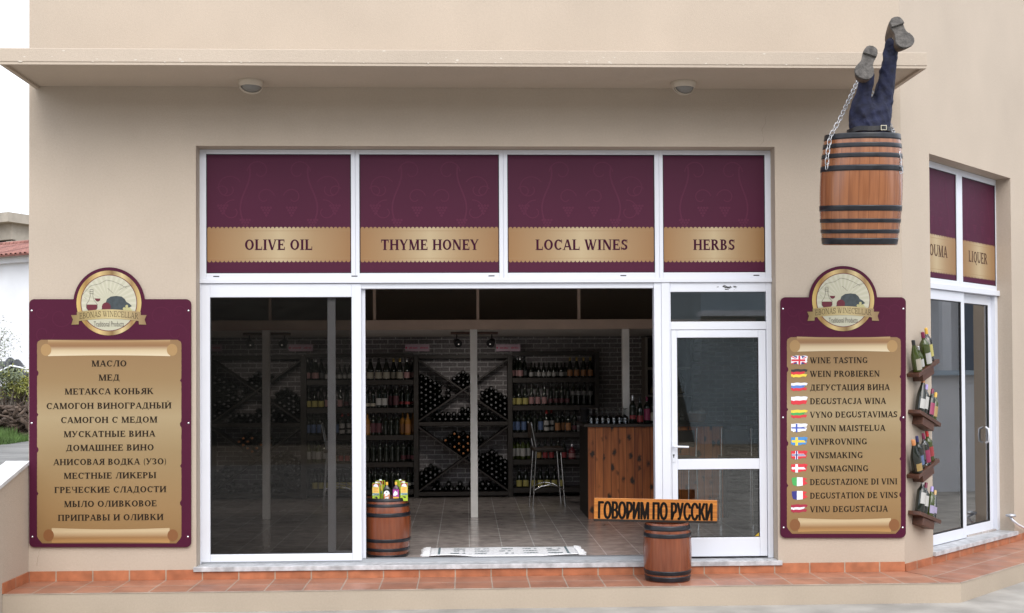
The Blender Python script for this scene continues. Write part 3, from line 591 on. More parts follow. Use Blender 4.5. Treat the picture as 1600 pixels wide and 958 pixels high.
b = MB(); b.box(s0+.001, s0+.014, YC-.01, YC+.09, .2465, 2.671); b.box(s1-.07, s1-.001, YC-.004, YC+.09, .2465, 2.671); b.build('opening_frame', 'white', shop, loc=CL, rotz=RZ, bevel=.003)
def leaf(a, c, y, l, r):
    b = MB(); b.frame(a, c, .25, 2.669, l, r, .10, .095, y, y+.035); o = b.build('sliding_door', 'white', shop, loc=CL, rotz=RZ, bevel=.004)
    b = MB(); b.box(a+l, c-r, y+.014, y+.02, .35, 2.574); b.build('pane', 'glass3', o)
    b = MB(); b.frame(a+l, c-r, .35, 2.574, .008, .012, .01, .008, y+.004, y+.0135); b.build('gasket', 'gasket', o)
    return o
leaf(s0+.0145, ml, YC-.004, .07, .075); L2 = leaf(mr_-.02, s1-.0715, YC+.038, .06, .075)
b = MB(); hs, hz2 = Cn(1546, 680, YC); b.tube([(hs, YC+.038, hz2-.08), (hs-.01, YC+.005, hz2-.06), (hs-.01, YC+.002, hz2), (hs-.01, YC+.005, hz2+.06), (hs, YC+.038, hz2+.08)], .012, 8); b.build('handle', 'white', L2)

# ---- inside the shop
ZF = .262; YB = 6.0
INX0, INX1 = XL+.25, ex
b = MB(); b.slab([(INX0+.002, .262), (CX-.105, .262), (ex-.19, ey-.01), (ex-.012, 11.9), (INX0+.002, 11.9)], ZF-.2, ZF); b.build('interior_floor', 'floor', shop)
b = MB(); b.box(INX0+.002, ex-.02, YB, YB+.1, ZF+.0005, 4.6); b.build('brick_wall', 'brick', shop)
b = MB(); b.box(INX0+.003, ex-.021, YB-.02, YB-.0005, 2.515, 4.59); b.build('upper_wall', 'darkpaint', shop)
b = MB(); b.slab([(INX0+.003, .263), (CX-.107, .263), (ex-.192, ey-.008), (ex-.022, YB-.03), (INX0+.003, YB-.03)], 4.25, 4.35); b.build('ceiling', 'inner', shop)
YP = 3.4
b = MB(); b.box(INX0+.004, 3.3, YP+.06, YB-.001, 2.405, 2.514); b.build('mezzanine', 'inner', shop)
bz0, bz2 = P(740, 515, YP)[1], P(740, 500, YP)[1]
b = MB(); b.box(INX0+.004, 3.35, YP-.06, YP+.0595, bz0, bz2); b.build('beam', 'beam', shop, bevel=.004)
b = MB(); b.box(INX0+.001, INX0+.02, .263, YB-.002, ZF+.001, 4.24); b.build('inner_wall', 'inner', shop)
for px in (416.7, 740.5, 977.5):
    x = P(px, 650, YP)[0]; b = MB(); b.box(x-.041, x+.041, YP-.0605, YP+.02, ZF, bz0-.0005); b.build('pillar', 'post', shop, bevel=.004)
for px in (423, 585.5, 746.5, 904):
    x = P(px, 476, YP)[0]; b = MB(); b.box(x-.016, x+.016, YP-.05, YP-.02, bz2+.0005, 4.249); b.build('post', 'beam', shop)

# ================================================================== WALKWAY in front of the shop
def offs(d): return (CX+d*math.tan(R(22.5)), -d)
o6 = offs(.6); e6 = (ex+.6*Q, ey-.6*Q)
b = MB(); b.slab([(XL, -.0005), (CX, -.0005), (ex, ey), (ex+.3, ey+.3), (ex+.3+.6*Q, ey+.3-.6*Q), e6, o6, (XL+.001, -.6)], -.045, .128)
walk = tag(b.build('walkway', 'ledge', bevel=.003), kind='structure')
b = MB(); b.slab([(XL+.012, -.0125), (CX-.002, -.0125), (o6[0]-.003, -.603), (XL+.012, -.603)], .1285, ZL-.0005); b.build('paving_tiles', 'tile', walk)
L_ = LC+.3
b2 = MB(); t2 = math.tan(R(22.5)); b2.slab([(.004, -.0125), (L_, -.0125), (L_, -.603), (-.603*t2+.003, -.603)], .1285, ZL-.0005); b2.build('paving_tiles', 'tile', walk, loc=CL, rotz=RZ)
# ================================================================== boundary wall at the left
BW = tag(MB().add([(XL-.16, -3.2, -.05), (XL, -3.2, -.05), (XL, -.0005, -.05), (XL-.16, -.0005, -.05), (XL-.16, -3.2, .40), (XL, -3.2, .40), (XL, -.0005, 1.135), (XL-.16, -.0005, 1.135)],
    [(0, 3, 2, 1), (4, 5, 6, 7), (0, 1, 5, 4), (1, 2, 6, 5), (2, 3, 7, 6), (3, 0, 4, 7)]).build('boundary_wall', 'wall'), 'low beige boundary wall sloping down beside the left end of the walkway', 'wall')
MB().add([(XL-.19, -3.22, .4005), (XL+.012, -3.22, .4005), (XL+.012, -.001, 1.1355), (XL-.19, -.001, 1.1355), (XL-.19, -3.22, .43), (XL+.012, -3.22, .43), (XL+.012, -.001, 1.165), (XL-.19, -.001, 1.165)],
    [(0, 3, 2, 1), (4, 5, 6, 7), (0, 1, 5, 4), (1, 2, 6, 5), (2, 3, 7, 6), (3, 0, 4, 7)]).build('coping', 'coping', BW)
b = MB(); b.box(XL+.0005, XL+.012, -.6, -.001, ZL, .222)
b.build('skirting', brick_mat('terracotta_side_skirting', (.34, .118, .055), (.40, .15, .072), (.34, .27, .21), .309, .5, .006, .45, offset=0, plane='YZ', shift=(.02, 0), var=.24, bump=.4, nscale=9), BW)
#@@PART2

# ================================================================== SIGN BOARDS on the wall
YS = -.022
def SP(px, py): return P(px, py, YS)
def px_poly(mb, pts, y): mb.poly([SP(*p) for p in pts], y)
def circ(cx, cy, r, n=48, a0=0, a1=360): return [(cx+r*math.cos(R(a0+(a1-a0)*i/n)), cy-r*math.sin(R(a0+(a1-a0)*i/n))) for i in range(n+(0 if a1-a0 == 360 else 1))]
def rounded(x0, y0, x1, y1, r, n=6):
    o = []
    for cx, cy, a in ((x1-r, y0+r, 0), (x0+r, y0+r, 90), (x0+r, y1-r, 180), (x1-r, y1-r, 270)):
        o += [(cx+r*math.cos(R(a+90*i/n)), cy-r*math.sin(R(a+90*i/n))) for i in range(n+1)]
    return o
FL = {}
def flag(kind, x, y, mb_of):
    """brush-stroke flag 26 x 15 px with its top left corner at x, y"""
    def top(u): return .9-.6*math.sin(u*2.6)+.35*math.sin(u*13)+1.6*max(0, u-.8)*5*.4
    def bot(u): return 13.8-2.2*u+.55*math.sin(u*14+1)-(2.2 if u < .1 else 0)
    def band(c, v0, v1, u0=0, u1=1, dy=0):
        n = 14; up = []; lo = []
        for i in range(n+1):
            u = u0+(u1-u0)*i/n; t, bt = top(u), bot(u)
            if u1 == 1 and i == n: pass
            up.append((x+26*u, y+t+(bt-t)*v0)); lo.append((x+26*u-(0 if i < n else 2.2), y+t+(bt-t)*v1))
        mb_of(c).poly([SP(*p) for p in up+lo[::-1]], YS-.0025-dy)
    def tip(c, v0, v1, u0=.80):
        pass
    if kind == 'uk':
        band('f_white', 0, 1)
        for sx, sy in ((.2, .12), (.72, .12), (.2, .80), (.70, .80)):
            mb_of('f_navy').poly([SP(x+26*(sx-.10), y+15*(sy-.07 if sy < .5 else sy+.10)), SP(x+26*(sx+.15), y+15*(sy-.05 if sy < .5 else sy+.06)), SP(x+26*(sx+.15 if sx < .5 else sx-.06), y+15*(sy+.17 if sy < .5 else sy-.17))], YS-.0027)
        for a, c_, w in (((0, 1.5), (24, 13), .8), ((0, 13.5), (24, 2.5), .8)):
            mb_of('f_red').poly([SP(x+a[0], y+a[1]-w), SP(x+c_[0], y+c_[1]-w), SP(x+c_[0], y+c_[1]+w), SP(x+a[0], y+a[1]+w)], YS-.0028-1e-5*a[1])
        mb_of('f_white').poly([SP(x+10.2, y+.6), SP(x+15.6, y+.6), SP(x+15.6, y+14), SP(x+10.2, y+14)], YS-.00295)
        mb_of('f_white').poly([SP(x+.5, y+5), SP(x+23.5, y+5), SP(x+25.5, y+10), SP(x+.5, y+10)], YS-.003)
        mb_of('f_red').poly([SP(x+11.4, y+.6), SP(x+14.4, y+.6), SP(x+14.4, y+14), SP(x+11.4, y+14)], YS-.0031); mb_of('f_red').poly([SP(x+.5, y+6), SP(x+22, y+6), SP(x+22, y+9), SP(x+.5, y+9)], YS-.0032)
    elif kind in ('it', 'fr'):
        c = 'f_green' if kind == 'it' else 'f_navy'
        mb_of(c).poly([SP(x+1, y+1.5), SP(x+9, y+.5), SP(x+9, y+14.5), SP(x+3, y+13), SP(x+1.5, y+8)], YS-.0025)
        mb_of('f_white').poly([SP(x+9, y+.5), SP(x+18.2, y+.8), SP(x+18.2, y+13.6), SP(x+9, y+14.5)], YS-.0026)
        mb_of('f_red').poly([SP(x+18.2, y+.8), SP(x+25, y+2.6), SP(x+21, y+6), SP(x+26, y+10), SP(x+18.2, y+13.6)], YS-.0027)
    elif kind in ('fi', 'se', 'no', 'dk'):
        f_, c_ = {'fi': ('f_white', 'f_blue'), 'se': ('f_sky', 'f_yellow'), 'no': ('f_red', 'f_white'), 'dk': ('f_red', 'f_white')}[kind]
        band(f_, 0, .46); band(f_, .52, 1, 0, .96)
        w = 2.0 if kind in ('dk', 'se', 'no') else 1.3
        def cross(c, w, d):
            mb_of(c).poly([SP(x+8.6-w, y+.8), SP(x+8.6+w, y+.8), SP(x+8.6+w, y+14), SP(x+8.6-w, y+14)], YS-d)
            mb_of(c).poly([SP(x+1, y+7.2-w*.85), SP(x+20, y+7.2-w*.85), SP(x+23, y+7.2+w*.85), SP(x+1, y+7.2+w*.85)], YS-d-2e-5)
        cross(c_, w, .0028)
        if kind == 'no': cross('f_navy', 1.0, .003)
    else:
        b3 = {'de': ('f_black', 'f_red', 'f_yellow'), 'ru': ('f_white', 'f_rblue', 'f_red'), 'pl': ('f_white', 'f_red'), 'lt': ('f_yellow', 'f_green', 'f_red'), 'lv': ('f_maroon', 'f_white', 'f_maroon')}[kind]
        n = len(b3); ends = [1, .84, .97] if n == 3 else [1, .97]
        cuts = [0, .36, .64, 1] if kind == 'lv' else [i/n for i in range(n+1)]
        for i, c in enumerate(b3): band(c, cuts[i], cuts[i+1], 0, ends[i], i*3e-5)
def sign_board(label, x0, y0, x1, y1, ec, er, body, roll, low, texts, left=False, flags=None, scale=1.0):
    ox, oz = SP((x0+x1)/2, y1); t = thing('sign_board', label, 'sign', (ox, YS, oz), 0, 'wine red sign boards beside the shopfront')
    off = (ox, YS, oz); K = SP(x0+1, y0)[0]-SP(x0, y0)[0]
    # board outline with the round head
    cx, cy = ec; R0 = er*1.10; dy = cy-y0; a = math.degrees(math.asin(max(-1, min(1, dy/R0))))
    o = rounded(x0, y0, x1, y1, 8); o = o[:]                 # starts top right
    head = circ(cx, cy, R0, 40, 180-a, a)[::1]
    k = 7; pts = o[:7]+[p for p in circ(cx, cy, R0, 40, a, 180-a)]+o[7:]
    b = MB(); b.prism([SP(*p) for p in pts], YS, YS+.012); b.build('board', 'panel', t, off, bevel=.0015)
    b = MB()
    for px, py in ((x0+4, y0+18), (x1-4, y0+18), (x0+4, (y0+y1)/2), (x1-4, (y0+y1)/2), (x0+5, y1-16), (x1-5, y1-16)):
        X, Z = SP(px, py); b.lathe([(.009, -.002), (.008, -.005), (.003, -.006)], 8, (X, YS+.002, Z), True, True, True, 'Y')
    b.build('screw', 'chrome', t, off)
    # faint damask scrolls in the ground
    b = MB(); mx, mz = SP((x0+x1)/2, y0+35)
    for sx in (-1, 1):
        for (dx, dz, r) in ((.42, .04, .10), (.56, -.10, .09), (.58, .08, .06)):
            ribbon(b, spiral(mx+sx*dx*((x1-x0)/252), mz+dz, r, 1.0, 0, sx), .005, YS-.0006)
    b.build('ornament', 'swirl2', t, off)
    # parchment body with a torn outline
    bx0, by0, bx1, by1 = body; rnd = random.Random(3); L = []; Rr = []
    ys = [by0+8+i*(by1-by0-20)/90 for i in range(91)]
    for i, yy in enumerate(ys):
        L.append((bx0+(2.2 if i in (13, 14, 33, 49, 50, 70) else rnd.uniform(-.15, .2)), yy)); Rr.append((bx1-(2.2 if i in (17, 37, 38, 57, 74, 75) else rnd.uniform(-.15, .2)), yy))
    pts = [(bx1-6, by0+1), (bx0+6, by0+1), (bx0+1, by0+4)]+L+[(bx0+2, by1-8), (bx0+8, by1-1), (bx1-8, by1-1), (bx1-2, by1-8)]+Rr[::-1]+[(bx1-1, by0+4)]
    b = MB(); px_poly(b, pts, YS-.001); pr = b.build('parchment', 'parch', t, off)
    def curve_band(c, sag):
        (ax0, ay0, ax1, ay1) = c; n = 16
        up = [(ax0+(ax1-ax0)*i/n, ay0+sag*math.sin(math.pi*i/n)) for i in range(n+1)]; lo = [(ax0+(ax1-ax0)*i/n-(0), ay1-(1.2 if sag > 0 else -1.2)*math.sin(math.pi*i/n)) for i in range(n+1)]
        return up+lo[::-1]
    b = MB(); px_poly(b, curve_band(roll, 1.6), YS-.0014); b.build('roll', 'roll', pr)['x'] = 0
    pr.children[-1].parent = pr
    b = MB(); px_poly(b, curve_band(low, 2.2), YS-.0014); b.build('roll', 'roll2', pr)
    b = MB()
    for (qx, qy, up) in ((roll[0]-3, (roll[1]+roll[3])/2+3, 1), (roll[2]+3, (roll[1]+roll[3])/2+3, 1), (low[0]-5, (low[1]+low[3])/2, 0), (low[2]+5, (low[1]+low[3])/2, 0)):
        b.poly([SP(qx+8.3*math.cos(2*math.pi*k/20), qy-9.5*math.sin(2*math.pi*k/20)) for k in range(20)], YS-.0018)
        m_ = 1 if qx > (x0+x1)/2 else -1
    cu = b.build('curl', 'curl', pr)
    for o_ in pr.children:                                    # children keep the frame of the sign
        for v in o_.data.vertices: v.co -= Vector(off)
    # list of words
    b = MB(); n_ = Glyph()
    for (word, a0, a1, yc) in texts:
        c0 = SP((a0+a1)/2, yc+4.8*scale)[1]; c1 = SP((a0+a1)/2, yc-4.8*scale)[1]
        write(b, word, SP(a0, yc)[0], SP(a1, yc)[0], c0, c1-c0, YS-.002)
    b.build('lettering', 'text', t, off)
    if flags:
        for kind, fx, fy in flags:
            bb = MB(); cols = []
            def mb_of(c):
                if c not in cols: cols.append(c)
                bb.cur = cols.index(c); return bb
            flag(kind, fx, fy, mb_of); bb.build('flag', cols, t, off)
    # round emblem
    b = MB(); e = MB()
    ring = [SP(*p) for p in circ(cx, cy, er)]; inn = [SP(*p) for p in circ(cx, cy, er*.86)]
    em = MB(); em.poly(ring, YS-.0026); emb = em.build('emblem', 'gold', t, off)
    r2 = MB(); r2.poly([SP(*p) for p in circ(cx, cy, er*.872)], YS-.003); r2.build('rim', 'winep', emb, off)
    c2 = MB(); c2.poly([SP(*p) for p in circ(cx, cy, er*.85)], YS-.0034)
    for i in range(30):
        a = 2*math.pi*i/30; rr = er*.84; f0 = er*.2
        if math.sin(a) > -.25: c2.cur = 1; c2.poly([SP(cx+f0*math.cos(a), cy-f0*math.sin(a)), SP(cx+rr*math.cos(a-.05), cy-rr*math.sin(a-.05)), SP(cx+rr*math.cos(a+.05), cy-rr*math.sin(a+.05))], YS-.0036-1e-5*(i % 3))
    c2.build('disc', ['cream', 'ray'], emb, off)
    s = er/50.7; E = lambda u, v: SP(cx+u*s, cy+v*s)          # emblem drawn in its own pixels
    p = MB(); MT = ['line', 'winep', 'slate', 'grape', 'cream']
    E0 = E; E = lambda u, v: E0(u, v-3); ns = [0]
    def stroke(pts, w):
        ns[0] += 1; q = [E(*a) for a in pts]; ribbon(p, q, w*K*.62, YS-.0048-ns[0]*2e-5)
    p.cur = 0
    stroke([(-43, -8), (-34, -18), (-28, -24), (-14, -27), (-4, -33), (6, -31), (18, -26), (28, -20)], .35); stroke([(16, -17), (24, -22), (34, -24)], .35); stroke([(-2, -20), (7, -12)], .35); stroke([(-38, -6), (-35, -3)], .3)
    stroke([(-29.5, -17), (-29, -8), (-31, -1), (-35, 5), (-35, 11), (-32, 15)], .45); stroke([(-24.5, -17), (-25, -8), (-23, -1), (-18, 5), (-18, 11), (-21, 15)], .45)
    for yy in (-18, -15, -11.5): stroke([(-30, yy), (-24, yy)], .5)
    p.cur = 1; p.poly([E(*q) for q in ((-34.6, 5.5), (-18.4, 5.5), (-18, 11), (-21, 15), (-32, 15), (-35, 11))], YS-.0039)
    p.poly([E(*q) for q in ((-22.5, -4), (-13, -4), (-14, -.5), (-17, 1), (-20, 0))], YS-.0041); p.poly([E(-4+7*math.cos(k*.5236), 9+7*math.sin(k*.5236)) for k in range(12)], YS-.0044)
    p.cur = 2; p.poly([E(*q) for q in ((-12, 15), (-10, 8), (-5, 3), (-3, -3), (3, -7), (12, -8), (20, -7), (25, -3), (27, 1), (32, 4), (36, 8), (32, 10), (26, 14), (20, 15))], YS-.0042)
    p.cur = 3
    for gx, gy in ((24, 12), (28, 11), (32, 12), (26, 15), (30, 15), (34, 15), (28, 8)): p.poly([E(gx+2.4*math.cos(k*1.047), gy+2.4*math.sin(k*1.047)) for k in range(6)], YS-.0046-gx*2e-6-gy*7e-6)
    p.build('picture', MT, emb, off); E = E0
    # arched ribbon with its tails
    rb = MB(); n = 18; arch = lambda u: -5*math.cos(u/50*1.4)
    for sx in (-1, 1): rb.poly([E(sx*46, 19), E(sx*59, 19), E(sx*56, 26), E(sx*58.5, 34), E(sx*47, 33.5)], YS-.0054)
    up = [(-50+100*i/n, 15+arch(-50+100*i/n)) for i in range(n+1)]; lo = [(u, v+14.5) for u, v in up]
    rb.poly([E(*q) for q in up+lo[::-1]], YS-.0058); rbo = rb.build('ribbon', 'ribbon', emb, off)
    lt = MB(); g2 = Glyph(.11, .06, True); w_, polys = lay('EBONAS WINECELLAR', g2)
    for i, q in enumerate(polys):
        lt.poly([E(-46+92*a/w_, 26.5+arch(-46+92*a/w_)-9.0*c) for a, c in q], YS-.0062-2e-5*(i % 30))
    lt.build('lettering', 'text', emb, off)
    me = font_text('Traditional Products', 1.0); xs = [v.co.x for v in me.vertices]; zs = [v.co.y for v in me.vertices]; w0, h0 = max(xs)-min(xs), max(zs)-min(zs); xm, zm = (max(xs)+min(xs))/2, (max(zs)+min(zs))/2
    X, Z = E(0, 32.8); kx, kz = 47*s*K/w0, 8.2*s*K/h0
    for v in me.vertices: v.co = Vector(((v.co.x-xm)*kx+X, YS-.0052, (v.co.y-zm)*kz+Z))-Vector(off)
    me.materials.append(M['line']); ob = bpy.data.objects.new('lettering', me); COL.objects.link(ob); ob.parent = emb
    return t
RU = [('МАСЛО', 143, 198, 568), ('МЕД', 154, 187, 590), ('МЕТАКСА КОНЬЯК', 101, 240, 611.5), ('САМОГОН ВИНОГРАДНЫЙ', 72.5, 268, 634), ('САМОГОН С МЕДОМ', 95, 246, 656), ('МУСКАТНЫЕ ВИНА', 99.5, 242.5, 678),
      ('ДОМАШНЕЕ ВИНО', 103, 240.5, 699.5), ('АНИСОВАЯ ВОДКА (УЗО)', 83.5, 260.5, 721.5), ('МЕСТНЫЕ ЛИКЕРЫ', 99.5, 244.5, 743), ('ГРЕЧЕСКИЕ СЛАДОСТИ', 85, 260, 765), ('МЫЛО ОЛИВКОВОЕ', 100, 245, 787), ('ПРИПРАВЫ И ОЛИВКИ', 90.5, 255.5, 808.5)]
sign_board('wine red board with a list in Cyrillic on gold parchment, left of the sliding door', 45.5, 467.5, 298.5, 855, (170.3, 473.5), 50.7, (58, 530, 283.5, 850), (75, 531, 266, 556.5), (81, 825, 265, 848), RU)
EN = [('WINE TASTING', 1355.5, 563), ('WEIN PROBIEREN', 1374.5, 584), ('ДЕГУСТАЦИЯ ВИНА', 1390, 605.3), ('DEGUSTACJA WINA', 1384, 626.7), ('VYNO DEGUSTAVIMAS', 1402, 647.7), ('VIININ MAISTELUA', 1383, 669), ('VINPROVNING', 1354.5, 690),
      ('VINSMAKING', 1348, 711.3), ('VINSMAGNING', 1356.5, 732), ('DEGUSTAZIONE DI VINI', 1402, 752.7), ('DEGUSTATION DE VINS', 1402.5, 774), ('VINU DEGUSTACIJA', 1387, 795.3)]
FK = ['uk', 'de', 'ru', 'pl', 'lt', 'fi', 'se', 'no', 'dk', 'it', 'fr', 'lv']
sign_board('wine red board with small flags and words on gold parchment beside the entrance door', 1219.5, 464.5, 1415.5, 840.5, (1317.3, 469), 48.5, (1229.5, 526, 1407.5, 835), (1245, 526, 1391, 549.5), (1247, 809.5, 1392, 831), [(w, 1265.5, x, y) for w, x, y in EN], True,
           [(k, 1236, y-7.5) for k, (w, x, y) in zip(FK, EN)], .98)

# ================================================================== BARRELS
def barrel(label, loc, rm, re, H, hoops, body, rotz=0, n=40, tilt=0):
    t = thing('barrel', label, 'barrel', loc, rotz); t.rotation_euler = (R(tilt), 0, 0)
    rad = lambda z: re+(rm-re)*(1-(2*z/H-1)**2)
    b = MB(); N = 22
    prof = [(rad(H*i/N), H*i/N) for i in range(N+1)]
    b.lathe(prof, n, cap1=False); b.lathe([(rad(H), H), (rad(H)-.022, H), (rad(H-.03)-.026, H-.03)], n, cap0=False, cap1=True, smooth=False)
    b.build('staves', body, t)
    for f0, f1 in hoops:
        z1, z0 = H*(1-f0), H*(1-f1); b = MB(); m = 4; e = .0035
        pr = [(rad(z0)+.0005, z0)]+[(rad(z0+(z1-z0)*i/m)+e, z0+(z1-z0)*i/m) for i in range(m+1)]+[(rad(z1)+.0005, z1)]
        b.lathe(pr, n, cap0=False, cap1=False)
        for i in range(14):
            a = i*2*math.pi/14+.2; zz = (z0+z1)/2+.006*((i % 2)*2-1); rr = rad(zz)+e
            b.lathe([(.004, 0), (.0035, .0015), (.001, .0022)], 6, (0, 0, 0)) if False else None
        b.build('hoop', 'hoop', t)
    return t
# --- barrel hanging from the canopy, with its chains and the dummy
YH = -1.15
hx, _ = P(1345, 300, YH); hz0 = P(1345, 382, YH)[1]; hz1 = P(1345, 212, YH)[1]; hr = (P(1407, 300, YH)[0]-P(1283.5, 300, YH)[0])/2
HH = hz1-hz0; re_ = (P(1401, 380, YH)[0]-P(1289.5, 380, YH)[0])/2
hang = barrel('large oak barrel with black hoops hanging on chains from the canopy corner', (hx, YH+.048, hz0), hr, re_, HH,
    [(.0, .052), (.088, .128), (.178, .218), (.285, .335), (.642, .692), (.762, .797), (.858, .893), (.935, .992)], 'barrel', tilt=6.5)
hook = MB(); ax, hy_ = G(1350, 114, 4.352); az = 4.29
hook.tube([(ax, hy_, 4.372), (ax, hy_, 4.33)], .008, 8); hook.tube([(ax+.022*math.cos(k*.5236), hy_, 4.31+.022*math.sin(k*.5236)) for k in range(12)], .006, 6, closed=True); hook.lathe([(.03, 4.3505), (.028, 4.345), (.012, 4.342)], 12, (ax, hy_, 0), cap0=False)
tag(hook.build('hook', 'chain'), 'steel eye bolt under the canopy edge behind the lower boot', 'hook')
def chain(label, pts, L=.054, r=.0033):
    pts = [Vector(p) for p in pts]; b = MB(); out = []
    for i in range(len(pts)-1):
        for k in range(20): out.append(pts[i].lerp(pts[i+1], k/20))
    out.append(pts[-1]); step = L*.74; last = out[0]; acc = [out[0]]; d = 0
    for p, q in zip(out, out[1:]):
        seg = (q-p).length; 
        while d+seg >= step:
            t = (step-d)/seg; p = p.lerp(q, t); acc.append(p); seg = (q-p).length; d = 0
        d += seg
    for i, p in enumerate(acc[:-1]):
        c = (p+acc[i+1])/2; ax_ = (acc[i+1]-p).normalized(); s1_ = ax_.cross(Vector((0, 1, 0))).normalized(); s2_ = ax_.cross(s1_)
        s_ = s1_ if i % 2 else (s1_*.35+s2_*.94); ring = []
        for k in range(12):
            a = 2*math.pi*k/12; ca, sa = math.cos(a), math.sin(a)
            ring.append(c+ax_*(ca*.011+(.0155 if ca > 0 else -.0155))+s_*sa*.0145)
        b.tube(ring, r, 5, closed=True)
    o = b.build('chain', 'chain'); return tag(o, label, 'chain')
c3 = lambda px, py, Y: (P(px, py, Y)[0], Y, P(px, py, Y)[1])
chain('bright steel chain slanting from the lower boot down the barrel side nearest the entrance door', [(ax, hy_, az), c3(1340, 127, -.93), c3(1313, 185, YH-.12), c3(1297, 214, YH-.17), c3(1293, 240, YH-.205), c3(1291, 270, YH-.225)])
chain('bright steel chain down the barrel side nearest the corner window', [(ax+.01, hy_, az), c3(1374, 165, -.90), c3(1393, 200, YH+.0), c3(1397, 210, YH-.17), c3(1403.5, 238, YH-.215), c3(1408, 270, YH-.225)])
# --- the dummy: trousers skinned over joints, boots, belt
def PV(px, py, Y): x, z = P(px, py, Y); return Vector((x, Y, z))
dm = thing('dummy', 'dummy in navy trousers and boots head down in the hanging barrel, soles outward', 'dummy', (hx, YH, hz1-.02))
doff = Vector((hx, YH, hz1-.02))
J = [(PV(1358, 222, YH), .155), (PV(1358, 201, YH), .150), (PV(1358, 185, YH+.0), .166), (PV(1344, 170, YH-.02), .108), (PV(1350, 148, YH-.06), .074), (PV(1354, 126, YH-.12), .056), (PV(1357, 106, YH-.17), .060),
     (PV(1377, 168, YH-.01), .110), (PV(1383, 140, YH-.04), .080), (PV(1386, 112, YH-.07), .072), (PV(1391, 86, YH-.11), .064), (PV(1396, 58, YH-.16), .056)]
ED = [(0, 1), (1, 2), (2, 3), (3, 4), (4, 5), (5, 6), (2, 7), (7, 8), (8, 9), (9, 10), (10, 11)]
me = bpy.data.meshes.new('trousers_frame'); me.from_pydata([j[0]-doff for j in J], ED, []); tob = bpy.data.objects.new('trousers_frame', me); COL.objects.link(tob)
sk = tob.modifiers.new('skin', 'SKIN'); sk.use_smooth_shade = True; ss = tob.modifiers.new('sub', 'SUBSURF'); ss.levels = 2; ss.render_levels = 2; rm = tob.modifiers.new('even', 'REMESH'); rm.mode = 'VOXEL'; rm.voxel_size = .0075; sm_ = tob.modifiers.new('soft', 'SMOOTH'); sm_.iterations = 6; sm_.factor = .5
for i, (p_, r_) in enumerate(J): me.skin_vertices[0].data[i].radius = (r_, r_*.92)
me.skin_vertices[0].data[1].use_root = True
dg = bpy.context.evaluated_depsgraph_get(); tm = bpy.data.meshes.new_from_object(tob.evaluated_get(dg)); bpy.data.objects.remove(tob)
tm.name = 'trousers'
def soften(me, n, f=.5):
    bm = bmesh.new(); bm.from_mesh(me)
    for _ in range(n): bmesh.ops.smooth_vert(bm, verts=bm.verts, factor=f, use_axis_x=True, use_axis_y=True, use_axis_z=True)
    bm.normal_update(); bm.to_mesh(me); bm.free(); me.update()
soften(tm, 3)
for v in tm.vertices:                                        # cloth folds: creases that run round and along the legs
    c = v.co; n_ = v.normal
    f = .012-abs(noise.noise(Vector((c.x*15+c.z*5, c.y*15, c.z*4.2))))*.036-abs(noise.noise(Vector((c.x*9-c.z*12, c.y*9, c.z*10+3))))*.020
    v.co = c+n_*f
soften(tm, 4)
tm.materials.clear(); tm.materials.append(M['denim'])
for p_ in tm.polygons: p_.use_smooth = True
tro = bpy.data.objects.new('trousers', tm); COL.objects.link(tro); tro.parent = dm
# belt and buckle round the waist
b = MB(); wz = P(1358, 206, YH)[1]; wx = P(1358, 204, YH)[0]; pts = [(wx+.172*math.cos(a*math.pi/18), YH+.158*math.sin(a*math.pi/18), wz+.004*math.sin(a*.9)) for a in range(36)]
v = []; fs = []
for x, y, z in pts:
    dx, dy = x-wx, y-YH
    v += [(x, y, z-.018), (x, y, z+.018), (wx+dx*.95, YH+dy*.95, z+.018), (wx+dx*.95, YH+dy*.95, z-.018)]
for i in range(36):
    j = (i+1) % 36
    for k in range(4): fs.append((i*4+k, j*4+k, j*4+(k+1) % 4, i*4+(k+1) % 4))
b.add(v, fs, False); bel = b.build('belt', 'belt', dm, doff)
b = MB(); bx_ = P(1369.5, 204, YH)[0]; b.frame(bx_-.022, bx_+.022, wz-.02, wz+.018, .0035, .0035, .0035, .0035, YH-.167, YH-.161); b.build('buckle', 'buckle', bel, doff)
